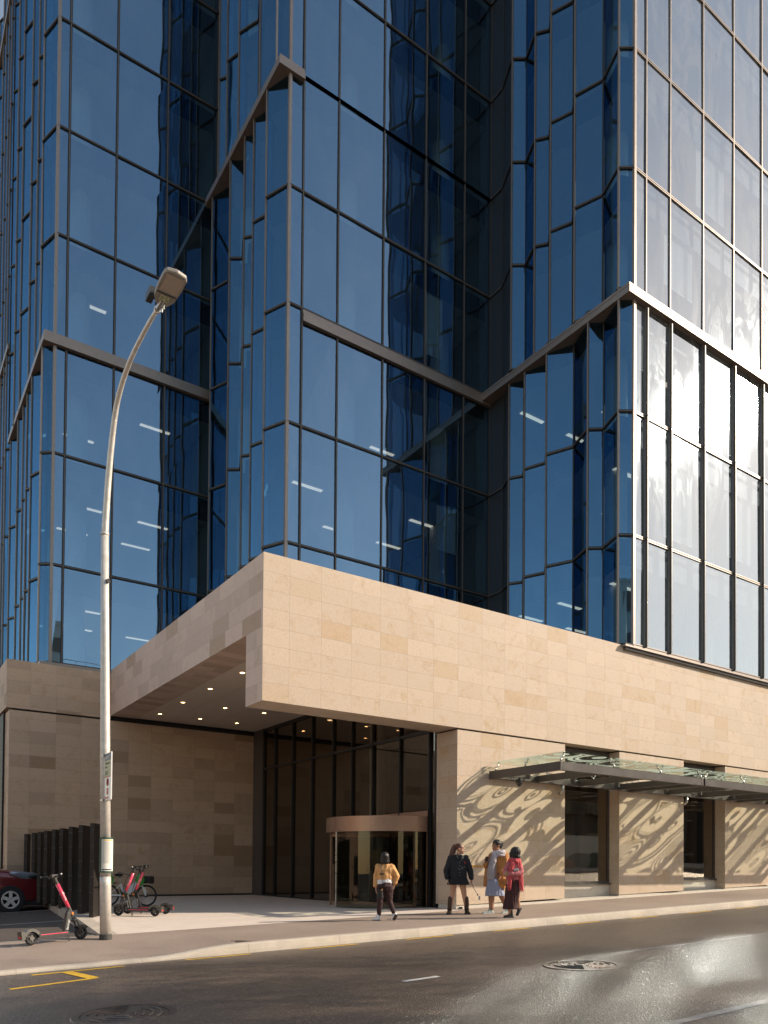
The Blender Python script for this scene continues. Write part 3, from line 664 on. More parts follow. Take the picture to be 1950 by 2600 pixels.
def wing(name, plan, floors, sun_from=None, fin_floors=None, n_front=0):
    """plan runs along the front towards the corner, then back along the pleated flank; one frame mesh, one pane per bay and storey."""
    fr = MB(); rnd = random.Random(len(name) * 13 + int(plan[0][0]))
    n = len(plan)
    for i in range(n):                                       # posts
        x, y = plan[i]; z0, z1 = floors[0], floors[-1]
        if i < n_front:
            sun = sun_from is not None
            if sun: fr.box(x - .022, x + .022, y - .045, y + .06, z0, z1, 'ledge')
            else:
                fr.box(x - .042, x + .042, y - .02, y + .06, z0, z1, 'gasket'); fr.box(x - .016, x + .016, y - .045, y - .02, z0, z1, 'bronze')
        elif i == n_front:
            fr.box(x - .05, x + .05, y - .05, y + .05, z0, z1, 'ledge')
        else:
            outer = i + 1 < n and x < min(plan[i - 1][0], plan[i + 1][0]) + 1e-3
            if outer: fr.box(x - .035, x + .02, y - .032, y + .02, z0, z1, 'ledge'); fr.box(x - .01, x + .05, y + .02, y + .05, z0, z1, 'gasket')
            else: fr.box(x - .02, x + .05, y - .03, y + .03, z0, z1, 'gasket')
    for i in range(n - 1):
        (xa, ya), (xb, yb) = plan[i], plan[i + 1]; d = Vector((xb - xa, yb - ya)); ln = d.length; d /= ln; nrm = Vector((-d.y, d.x))
        is_sun = sun_from is not None and i < n_front
        for k, z in enumerate(floors):
            a, c = (xa + nrm.x * .012, ya + nrm.y * .012, z), (xb + nrm.x * .012, yb + nrm.y * .012, z)
            if is_sun:
                for dz in (-.03, .03): fr.bar((a[0], a[1], z + dz), (c[0], c[1], z + dz), .06, .028, 'ledge')
                fr.bar(a, c, .04, .03, 'gasket')
            else:
                fr.bar(a, c, .05, .095, 'gasket'); fr.bar((a[0] + nrm.x * .02, a[1] + nrm.y * .02, z), (c[0] + nrm.x * .02, c[1] + nrm.y * .02, z), .05, .03, 'bronze')
            if k + 1 < len(floors):
                z1 = floors[k + 1]; j = lambda: rnd.uniform(-.010, .010)
                quad = [(xb + nrm.x * j(), yb + nrm.y * j(), z), (xa + nrm.x * j(), ya + nrm.y * j(), z), (xa + nrm.x * j(), ya + nrm.y * j(), z1), (xb + nrm.x * j(), yb + nrm.y * j(), z1)]
                pm = 'glass_sun' if is_sun else 'glass_front' if i < n_front else 'glass'
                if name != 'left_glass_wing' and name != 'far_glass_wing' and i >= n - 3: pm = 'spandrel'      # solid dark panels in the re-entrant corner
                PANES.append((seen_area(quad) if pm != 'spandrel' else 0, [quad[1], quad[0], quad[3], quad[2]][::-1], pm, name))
    return fr
def slabs(mb, poly, floors, drop=.85):
    for z in floors[1:]: mb.prism(poly, z - drop, z - .02, 'slab', 'ceiling', 'spandrel')
RX = [34.5, 32.65, 30.85, 29.05, 28.25][:0]
xr = [19.85, 21.07, 22.87, 24.67, 26.47, 28.27, 30.07, 31.87, 33.67, 35.47, 37.27]
RLOW = [(18.91, 15.16), (19.30, 16.06), (18.91, 16.36), (19.30, 17.30), (18.93, 18.18), (19.30, 18.54), (19.00, 19.30), (19.30, 19.64), (19.00, 20.08), (19.3, 20.7), (19.3, 21.5)]
RUP = [(18.91, 15.18), (19.27, 16.08), (18.90, 16.94), (19.27, 17.34), (18.93, 18.04), (19.27, 18.41), (18.94, 18.79), (19.27, 19.57), (18.86, 19.86), (19.3, 20.8), (19.3, 21.5)]
MLOW = [(10.38, 22.37), (10.77, 22.74), (10.44, 23.50), (10.77, 23.88), (10.44, 24.26), (10.78, 25.10), (10.38, 25.38), (10.77, 26.35), (10.42, 27.2), (10.77, 27.6), (10.77, 27.75)]
MUP = [(10.39, 21.72), (10.77, 22.2), (10.39, 22.98), (10.77, 23.92), (10.37, 24.69), (10.77, 25.0), (10.40, 25.83), (10.77, 26.12), (10.40, 26.6), (10.77, 27.4), (10.77, 27.75)]
LLOW = [(4.71, 28.03), (5.08, 29.0), (4.71, 29.97), (5.08, 30.35), (4.75, 31.19), (5.08, 31.6), (4.76, 32.13), (5.08, 32.55), (4.74, 33.26), (5.08, 34.4), (4.74, 35.13), (5.08, 35.6)]
LUP = [(4.74, 28.7), (5.08, 29.05), (4.73, 29.6), (5.08, 30.0), (4.70, 30.77), (5.08, 31.5), (4.69, 32.74), (5.08, 33.2), (4.67, 33.98), (5.08, 34.9), (4.70, 35.6)]
Q4 = [(4.67, 36.2)]
y_ = 36.2; rq = random.Random(4)
while y_ < 47: y_ += rq.uniform(.3, .5); Q4.append((5.08, y_)); y_ += rq.uniform(.5, 1.0); Q4.append((4.69, y_))
wings = {}
def add_wing(name, specs, label=None):
    """specs: list of (plan, n_front, floors, sun)"""
    fr = None
    for plan, nf, fl, sun in specs:
        f = wing(name, plan, fl, True if sun else None, None, nf)
        if fr is None: fr = f
        else:
            base = len(fr.v); fr.v += f.v; fr.f += [tuple(k + base for k in q) for q in f.f]; fr.uv += f.uv; fr.mi += [fr.m(f.mats[m]) for m in f.mi]
    return fr
rf = [(x, 14.9) for x in xr[::-1]]; mf = [(x, 21.5) for x in (19.3, 18.01, 16.2, 14.39, 12.58, 11.26)]; lf_ = [(x, 27.75) for x in (10.77, 8.85, 7.02, 5.42)]
specs = {
    'right_glass_wing': [(rf + [(19.3, 14.9)] + RLOW, len(rf), F[0:4], True), (rf + [(19.3, 14.9)] + RUP, len(rf), F[3:], True)],
    'middle_glass_wing': [(mf + [(10.77, 21.5)] + MLOW, len(mf), F[0:6], False), (mf + [(10.77, 21.5)] + MUP, len(mf), F[5:], False)],
    'left_glass_wing': [(lf_ + [(5.05, 27.75)] + LLOW, len(lf_), F[0:4], False), (lf_ + [(5.05, 27.75)] + LUP, len(lf_), F[3:], False)],
    'far_glass_wing': [([(5.12, 35.9), (5.08, 35.9)] + Q4, 1, F, False)],
}
for k, sp in specs.items(): wings[k] = add_wing(k, sp).build('glass_wing', B)
# slabs, ceilings, cores and columns behind the glass
ins = lambda pl, dx, dy: [(x + dx, y + dy) for x, y in pl]
for key, poly_lo, poly_hi, nlo, core, cols in (
        ('right_glass_wing', [(37, 15.1), (19.5, 15.1)] + ins(RLOW, .2, .1) + [(37, 21.6)], [(37, 15.1), (19.5, 15.1)] + ins(RUP, .2, .1) + [(37, 21.6)], 4, (19.36, 37.2, 21.62, 21.8), [(20.6, 16.6), (26.5, 17.2), (32.5, 17.2)]),
        ('middle_glass_wing', [(19.2, 21.7), (10.97, 21.7)] + ins(MLOW, .2, .1) + [(19.2, 28)], [(19.2, 21.7), (10.97, 21.7)] + ins(MUP, .2, .1) + [(19.2, 28)], 6, (10.95, 19.3, 28.1, 28.6), [(14.0, 23.3), (11.6, 26.4), (18.3, 23.3)]),
        ('left_glass_wing', [(10.7, 27.95), (5.25, 27.95)] + ins(LLOW, .2, .1) + [(10.7, 36)], [(10.7, 27.95), (5.25, 27.95)] + ins(LUP, .2, .1) + [(10.7, 36)], 4, (5.3, 10.75, 35.9, 36.1), [(6.15, 29.3), (6.1, 33.5)])):
    w = wings[key]
    mb = MB(); slabs(mb, poly_lo, F[0:nlo]); slabs(mb, poly_hi, F[nlo - 1:]); mb.build('floor_slab', w)
    mb = MB(); mb.box(core[0], core[1], core[2], core[3], F[0] - .2, F[-1], 'core'); mb.box(core[1] - .06, core[1] + .0, {'r': 15.1, 'm': 21.62, 'l': 27.87}[key[0]], core[2], F[0] - .2, F[-1], 'core'); mb.build('core_wall', w)
    mb = MB()
    for x, y in cols: mb.tube([(x, y, F[0]), (x, y, F[-1])], .36, 'column', 20, False)
    mb.build('round_column', w, smooth=True)
mb = MB(); mb.box(5.3, 10.7, 36.3, 46.5, F[0], F[-1], 'core'); mb.build('core_wall', wings['far_glass_wing'])
mb = MB(); mb.box(19.35, 37.3, 15.1, 30, 40.62, 40.8, 'gasket'); mb.box(10.8, 19.35, 21.6, 30, 40.62, 40.8, 'gasket'); mb.box(5.1, 10.8, 27.8, 46.5, 40.62, 40.8, 'gasket'); mb.build('roof', B)
# lit ceiling strips in the lower storeys
rl = random.Random(11)
for key, x0, x1, y0, ys, zs in (('right_glass_wing', 19.9, 24.5, 0, (16.3, 18.6, 20.4), (1, 2, 3, 4)), ('middle_glass_wing', 11.6, 19.0, 0, (23.2, 25.6), (1, 2, 3)), ('left_glass_wing', 5.9, 10.4, 0, (29.4, 31.8), (1, 2, 3, 4))):
    for k in zs:
        for y in ys:
            x = x0 + rl.uniform(0, .4)
            while x + 1.1 < x1:
                if rl.random() < (.8 if k < 3 else .35):
                    b = MB(); z = F[k] - .852; b.box(x, x + 1.15, y, y + .15, z - .02, z - .004, 'led'); b.build('ceiling_light', wings[key])
                x += 2.5
# roller blinds drawn in a few bays
for key, x0, x1, y, k, d in (('middle_glass_wing', 16.3, 17.2, 21.75, 3, 2.2), ('middle_glass_wing', 17.0, 17.9, 21.75, 1, 1.6), ('right_glass_wing', 21.2, 22.75, 15.2, 1, 2.4), ('right_glass_wing', 23.0, 24.5, 15.2, 2, 2.0), ('right_glass_wing', 24.8, 26.3, 15.2, 1, 2.2), ('right_glass_wing', 21.2, 22.75, 15.2, 3, 1.7), ('right_glass_wing', 24.8, 26.3, 15.2, 2, 2.4), ('right_glass_wing', 19.95, 21.0, 15.2, 2, 1.2), ('right_glass_wing', 22.95, 24.6, 15.2, 4, 2.0)):
    b = MB(); z = F[k + 1] - .86; b.box(x0, x1, y, y + .012, z - d, z, 'paper'); b.box(x0, x1, y - .01, y + .02, z - d - .03, z - d, 'white'); b.build('roller_blind', wings[key])
# panes: the hundred largest one by one, the rest as one mesh
PANES.sort(key=lambda t: -t[0])
rest = {}
for i, (a, q, mat, key) in enumerate(PANES):
    if i < 100: b = MB(); b.face(q, mat); b.build('glass_panel', wings[key])
    else: rest.setdefault('r', MB()).face(q, mat)
tag(rest['r'].build('glass_panel', B), kind='stuff')
# ledges
def ledge(key, bars):
    b = MB()
    for (x0, x1, y0, y1, z0, z1) in bars:
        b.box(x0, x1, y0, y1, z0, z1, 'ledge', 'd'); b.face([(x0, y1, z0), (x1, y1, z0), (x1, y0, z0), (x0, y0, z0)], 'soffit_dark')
    b.build('ledge', wings[key])
zl = F[3]
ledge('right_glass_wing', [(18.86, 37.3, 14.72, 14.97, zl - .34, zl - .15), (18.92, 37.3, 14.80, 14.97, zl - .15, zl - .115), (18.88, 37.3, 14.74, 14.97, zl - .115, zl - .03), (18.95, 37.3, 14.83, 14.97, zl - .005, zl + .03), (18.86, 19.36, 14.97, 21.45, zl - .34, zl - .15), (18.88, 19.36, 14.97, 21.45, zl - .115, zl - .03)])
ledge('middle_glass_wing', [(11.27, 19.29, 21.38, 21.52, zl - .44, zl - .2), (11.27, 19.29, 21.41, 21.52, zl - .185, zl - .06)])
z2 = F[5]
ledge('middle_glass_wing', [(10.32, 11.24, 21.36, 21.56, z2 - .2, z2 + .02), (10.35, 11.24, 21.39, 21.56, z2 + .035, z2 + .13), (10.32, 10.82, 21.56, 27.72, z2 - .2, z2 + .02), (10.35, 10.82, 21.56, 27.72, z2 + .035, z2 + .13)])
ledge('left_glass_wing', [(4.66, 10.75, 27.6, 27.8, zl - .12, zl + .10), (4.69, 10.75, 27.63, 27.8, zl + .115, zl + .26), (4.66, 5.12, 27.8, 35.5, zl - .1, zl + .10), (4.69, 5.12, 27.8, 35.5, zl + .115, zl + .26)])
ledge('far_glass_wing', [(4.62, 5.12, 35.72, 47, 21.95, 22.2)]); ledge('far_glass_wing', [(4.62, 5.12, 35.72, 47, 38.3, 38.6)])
b = MB(); b.box(18.90, 37.3, 14.86, 15.3, 6.755, 6.80, 'gasket'); b.box(18.88, 37.3, 14.84, 15.3, 6.70, 6.75, 'ledge'); b.box(18.97, 37.3, 14.91, 15.3, 6.62, 6.695, 'bronze'); b.build('base_sill', wings['right_glass_wing'])
b = MB(); b.box(4.68, 10.7, 27.5, 27.9, 6.66, 6.76, 'ledge'); b.box(4.8, 10.7, 27.55, 27.9, 6.55, 6.65, 'bronze'); b.build('base_sill', wings['left_glass_wing'])
for x in xr[:-1]:                                            # upright fins of the lower storeys
    b = MB(); [b.box(x - .020, x + .020, 14.78, 14.87, za + .03, zb - .03, 'bronze') for za, zb in ((F[0], F[1]), (F[1], F[2]), (F[2], zl - .37))]
    b.box(x - .012, x + .012, 14.80, 14.9, F[0], zl - .4, 'gasket'); b.build('upright_fin', wings['right_glass_wing'])

# ================================================================== GLASS CANOPIES OVER THE FOOTPATH
def canopy(x0, x1, label):
    t = thing('glass_canopy', label, 'canopy', (x0, 15, 2.28), 0, 'glass canopies over the footpath')
    b = MB(); ln = x1 - x0; zt, zb = .21, 0.
    b.box(0, .10, -2.51, -.01, zb, zt, 'canopy_steel'); b.box(ln - .10, ln, -2.51, -.01, zb, zt, 'canopy_steel'); b.box(.10, ln - .10, -2.51, -2.41, zb, zt, 'canopy_steel'); b.box(.1, ln - .1, -.13, -.01, zb + .02, zt - .02, 'canopy_steel')
    b.build('frame', t, bevel=.006)
    nb = 3
    xb = [ln * (k + 1) / (nb + .35) for k in range(nb)]
    for x in xb:
        b = MB(); b.box(x - .05, x + .05, -2.41, -.13, zb + .03, zt - .01, 'canopy_steel'); b.build('cross_beam', t)
    gx = [-.0, ln * .345, ln * .675, ln + .0]
    for a, c in zip(gx[:-1], gx[1:]):
        b = MB(); b.box(a + .01, c - .01, -2.56, -.06, .415, .437, 'canopy_clear', 't'); b.face([(a + .01, -2.56, .437), (c - .01, -2.56, .437), (c - .01, -.06, .437), (a + .01, -.06, .437)], 'frit'); b.build('glass_sheet', t)
    for y in (-2.46, -1.28, -.2):
        for x in [.07] + [ln * .345, ln * .675] + [ln - .07]:
            b = MB(); b.tube([(x, y, zt), (x, y, .30)], .024, 'steel', 8)
            for sx in ((-1, 1) if .1 < x < ln - .1 else ((1,) if x < .1 else (-1,))):
                b.tube([(x, y, .29), (x + sx * .10, y + .02, .34), (x + sx * .12, y + .02, .41)], .014, 'steel', 6); b.lathe([(.035, 0), (.035, .012), (.01, .02)], (x + sx * .12, y + .02, .437), (0, 0, 1), 'steel', 10); b.lathe([(.035, 0), (.035, -.012), (.01, -.02)], (x + sx * .12, y + .02, .414), (0, 0, 1), 'steel', 10)
            b.build('glass_clamp', t, smooth=True)
    for x in (ln * .12, ln * .42, ln * .74):
        b = MB(); b.lathe([(.07, 0), (.07, .14), (.0005, .14)], (x, -.75, .0), (0, 0, 1), 'canopy_steel', 14); b.lathe([(.05, -.002), (.0005, -.002)], (x, -.75, .0), (0, 0, 1), 'lens', 14); b.build('spotlight', t)
    b = MB(); px = ln * .47; b.tube([(px, -.1, .0), (px, -.1, -.12), (px - .02, -.06, -.2), (px - .03, .0, -.23)], .045, 'steel', 10); b.build('drain_pipe', t, smooth=True)
canopy(13.525, 19.26, 'bronze framed glass canopy with printed curls above the three walking women')
canopy(19.34, 25.1, 'bronze framed glass canopy with printed curls beyond the dark gap, above the farther window')
canopy(25.18, 31, 'far end glass canopy running out of the right edge')
t = thing('security_camera', 'black dome security camera hanging below the canopy end', 'security camera', (14.0, 14.35, 2.28))
b = MB(); b.lathe([(.03, .0), (.03, -.03), (.085, -.04), (.085, -.13), (.075, -.14), (.001, -.14)], (0, 0, 0), (0, 0, 1), 'satin_black', 18); b.build('housing', t, smooth=False)
b = MB(); b.ell((0, 0, -.14), (.07, .07, .08), 'car_glass', 14, 10); b.build('dome', t, smooth=True)
b = MB(); b.box(-.35, .02, -.02, .02, 0., .03, 'canopy_steel'); b.tube([(-.3, 0, 0), (-.28, 0, -.07), (-.22, 0, -.08), (-.19, 0, -.02)], .008, 'black', 6); b.build('bracket', t)
# ================================================================== STREET FURNITURE
LX, LY = 3.582, 14.165
t = thing('street_lamp', 'tall galvanised street lamp with curved arm in front of the porch', 'street lamp', (LX, LY, foot_z(LX, LY)))
z0 = foot_z(LX, LY)
def W(p, o=(LX, LY, z0)): return (p[0] - o[0], p[1] - o[1], p[2] - o[2])
b = MB(); b.lathe([(.108, -.05), (.108, .09), (.1, .095)], (0, 0, 0), (0, 0, 1), 'galv_dark', 24); b.build('base_collar', t, smooth=False)
b = MB(); ax = lambda z: LX - .0157 * (z - z0)
b.tube([W((ax(z), LY, z)) for z in (z0 + .05, z0 + 1.0, -.25)], [.098, .097, .095], 'galv', 24)
b.tube([W((ax(z), LY, z)) for z in (-.24, 2, 4, 5.93)], [.093, .086, .074, .066], 'galv', 24)
b.lathe([(.072, -.02), (.074, .0), (.072, .03)], W((ax(5.94), LY, 5.94)), (0, 0, 1), 'galv', 24)
b.build('pole', t, smooth=True)
b = MB(); b.lathe([(.035, 0), (.04, .03), (.03, .035), (.0005, .02)], W((ax(5.1) + .03, LY - .065, 5.08)), (.35, -.9, 0), 'galv_dark', 14); b.build('cable_port', t)
arm = [(3.468, 14.16, 5.94), (3.468, 14.10, 6.3), (3.468, 13.96, 6.9), (3.468, 13.80, 7.38), (3.468, 13.60, 7.80), (3.468, 13.36, 8.06), (3.468, 12.92, 8.25), (3.468, 12.37, 8.33), (3.468, 11.64, 8.33), (3.468, 11.18, 8.285)]
sm = []
for i in range(len(arm) - 1):                                # Catmull-Rom so that the bend is smooth
    p0, p1, p2, p3 = (Vector(arm[max(0, min(len(arm) - 1, i + k))]) for k in (-1, 0, 1, 2))
    for q in range(4):
        u = q / 4; sm.append(.5 * (2 * p1 + (p2 - p0) * u + (2 * p0 - 5 * p1 + 4 * p2 - p3) * u * u + (3 * p1 - p0 - 3 * p2 + p3) * u ** 3))
sm.append(Vector(arm[-1]))
b = MB(); b.tube([W(p) for p in sm], [.062 - .032 * i / (len(sm) - 1) for i in range(len(sm))], 'galv', 18); b.build('curved_arm', t, smooth=True)
b = MB(); b.tube([W((3.468, 11.24, 8.29)), W((3.468, 11.0, 8.285))], .038, 'steel', 14); b.lathe([(.05, 0), (.055, .02), (.05, .04)], W((3.468, 11.27, 8.29)), (0, -1, 0), 'steel', 14)
b.lathe([(.016, 0), (.016, .06)], W((3.50, 11.13, 8.26)), (0, .3, -1), 'steel', 8); b.lathe([(.016, 0), (.016, .06)], W((3.50, 11.05, 8.26)), (0, .3, -1), 'steel', 8); b.build('arm_clamp', t)
hd = MB(); zc = 8.27
def outline(s, z): # luminaire seen from above: tapers towards the arm, domed far end
    pts = [(-.085, 11.10), (.085, 11.10), (.150, 10.96), (.168, 10.70), (.165, 10.46), (.135, 10.40), (.0, 10.365), (-.135, 10.40), (-.165, 10.46), (-.168, 10.70), (-.150, 10.96)]
    return [W((3.475 + x * s, 10.74 + (y - 10.74) * s, z)) for x, y in pts]
hd.rings([outline(.97, zc), outline(1, zc + .015), outline(1, zc + .05), outline(.9, zc + .085), outline(.55, zc + .11)], 'lamp_grey')
hd.box(3.475 - LX - .14, 3.475 - LX + .14, 10.835 - LY, 10.855 - LY, zc - z0 - .008, zc - z0 + .01, 'galv_dark')
head = hd.build('lamp_head', t)
b = MB(); b.box(3.475 - LX - .125, 3.475 - LX + .125, 10.44 - LY, 10.78 - LY, zc - z0 - .012, zc - z0 + .01, 'lens')
for i in range(8):
    for j in range(5): b.box(3.475 - LX - .11 + i * .03, 3.475 - LX - .104 + i * .03, 10.49 - LY + j * .06, 10.498 - LY + j * .06, zc - z0 - .014, zc - z0 - .011, 'lamp_grey')
b.build('lamp_lens', head)
b = MB(); b.box(3.475 - LX - .07, 3.475 - LX + .07, 10.885 - LY, 10.995 - LY, zc - z0 - .008, zc - z0 + .004, 'sign_cream'); pl = b.build('label_plate', head)
rm = Matrix(((1, 0, 0, 0), (0, -1, 0, 0), (0, 0, -1, 0), (0, 0, 0, 1)))
for s_, y in (('AE G  B', 10.915), ('25   88', 10.963)): text_mesh('label_text', s_, .044, 'dark_ink', head, Matrix.Translation(W((3.475 - .062, y, zc - .009))) @ rm, .001)
b = MB(); b.box(3.27 - LX, 3.36 - LX, 10.98 - LY, 11.2 - LY, zc - z0 + .03, zc - z0 + .14, 'satin_black'); b.bar((3.33 - LX, 11.1 - LY, zc - z0 + .08), (3.46 - LX, 11.1 - LY, zc - z0 + .06), .03, .03, 'satin_black'); b.build('sensor_box', head)
# bus-stop blade and timetable on the lamp pole
SX = 3.50
t = thing('bus_stop_sign', 'narrow bus stop blade with navy top fixed high on the lamp post', 'sign', (SX, 13.9, 1.1))
b = MB(); b.box(-.012, .012, -.30, .10, 0, .84, 'white'); pan = b.build('panel', t, bevel=.004)
xf = -.0145
b = MB(); b.box(xf, -.012, -.29, .09, .70, .83, 'navy'); b.box(xf, -.012, -.29, .09, .42, .70, 'sign_cream'); b.box(xf, -.012, -.29, .09, .405, .42, 'red_ink')
b.build('colour_field', pan)
fm = Matrix(((0, 0, -1, 0), (-1, 0, 0, 0), (0, 1, 0, 0), (0, 0, 0, 1)))
def sgn(s_, y, z, size, mat): text_mesh('sign_text', s_, size, mat, pan, Matrix.Translation((xf - .001, y, z)) @ fm, .0008)
sgn('metro )', .07, .765, .085, 'white'); sgn('Molesworth', .07, .655, .062, 'dark_ink'); sgn('Street', .07, .59, .062, 'dark_ink'); sgn('5012', .07, .48, .10, 'dark_ink'); sgn('Bus stop', .07, .05, .07, 'red_ink')
b = MB(); b.lathe([(.07, 0), (.07, .003), (.055, .003), (.055, 0)], (xf, -.10, .32), (-1, 0, 0), 'red_ink', 20); b.box(xf - .002, xf, -.15, -.05, .17, .21, 'red_ink'); b.box(xf - .002, xf, -.15, -.05, .10, .15, 'red_ink'); b.box(xf - .002, xf, -.16, -.04, .145, .16, 'red_ink'); b.bar((xf - .002, -.15, .27), (xf - .002, -.05, .37), .004, .015, 'red_ink'); b.build('tow_symbol', pan)
b = MB()
for z in (.02, .82): b = MB(); b.lathe([(.093, -.012), (.093, .012)], (ax(1.1 + z) - SX, LY - 13.9, z), (0, 0, 1), 'steel', 20); b.box(-.02, .06, .08, LY - 13.9 - .02, z - .012, z + .012, 'galv_dark'); b.build('pole_band', t)
t = thing('timetable_case', 'curved timetable case with green frame strapped round the lamp post', 'timetable', (ax(.1), LY, -.18))
def curve_panel(r, a0, a1, z0_, z1_, mat, n=12, th=.012):
    b = MB(); A = lambda k: a0 + (a1 - a0) * k / n
    for k in range(n):
        p = [(r_ * math.sin(A(q)), -r_ * math.cos(A(q))) for q in (k, k + 1) for r_ in (r, r + th)]
        i0, o0, i1, o1 = p
        b.face([(*o0, z0_), (*o1, z0_), (*o1, z1_), (*o0, z1_)], mat); b.face([(*i0, z1_), (*o0, z1_), (*o1, z1_), (*i1, z1_)], mat); b.face([(*i1, z0_), (*o1, z0_), (*o0, z0_), (*i0, z0_)], mat)
        if k == 0: b.face([(*i0, z0_), (*o0, z0_), (*o0, z1_), (*i0, z1_)], mat)
        if k == n - 1: b.face([(*o1, z0_), (*i1, z0_), (*i1, z1_), (*o1, z1_)], mat)
    return b
curve_panel(.112, -1.15, 1.35, 0, .63, 'green_case', 18, .02).build('case_frame', t)
curve_panel(.1325, -.75, .98, .03, .60, 'paper', 14, .002).build('timetable_sheet', t)
b = curve_panel(.135, -.62, .85, .575, .59, 'yellow', 10, .001)
for k in range(22):
    z_ = .55 - k * .018; q = curve_panel(.135, -.62, -.62 + (.9 + .55 * ((k * 7) % 5) / 5), z_, z_ + .006, 'grey_ink', 6, .0008); base = len(b.v); b.v += q.v; b.f += [tuple(i + base for i in f) for f in q.f]; b.uv += q.uv; b.mi += [b.m(q.mats[m]) for m in q.mi]
b.build('print', t)
b = curve_panel(.135, -.66, .66, .045, .065, 'navy', 8, .001); b.build('print_footer', t)

# dark slatted screen beside the plaza
t = thing('slatted_screen', 'row of dark brown perforated steel blades along the plaza kerb', 'screen', (4.3, 18.3, -1.3))
u = Vector((.5, .866, 0)); w = Vector((.866, -.5, 0))
for y in (18.33, 19.46, 20.54, 21.65, 22.62, 23.75, 24.72, 25.68, 27.0):
    b = MB(); p = Vector((4.255 - 4.3 + (y - 18.33) * -.004, y - 18.3, 0)); ln, th = (.80, .095) if y < 26.5 else (.3, .095)
    q = [p, p + w * th, p + w * th + u * ln, p + u * ln]; b.prism([(v.x, v.y) for v in q], plaza_z(4.3, y) + 1.3 - .02, 2.21, 'fin')
    for k in range(6):
        for s_ in (.25, .75):
            c = p + w * th * s_; b.lathe([(.008, .0), (.006, .006)], (c.x, c.y, .25 + k * .36), tuple(-u), 'steel', 6)
    for k in range(60): # perforations read as fine ribs on the broad face
        c = p + w * (th + .002); z_ = .06 + k * .035
        b.face([c + u * .08 + Vector((0, 0, z_)), c + u * (ln - .08) + Vector((0, 0, z_)), c + u * (ln - .08) + Vector((0, 0, z_ + .014)), c + u * .08 + Vector((0, 0, z_ + .014))], 'gasket')
    b.build('blade', t)

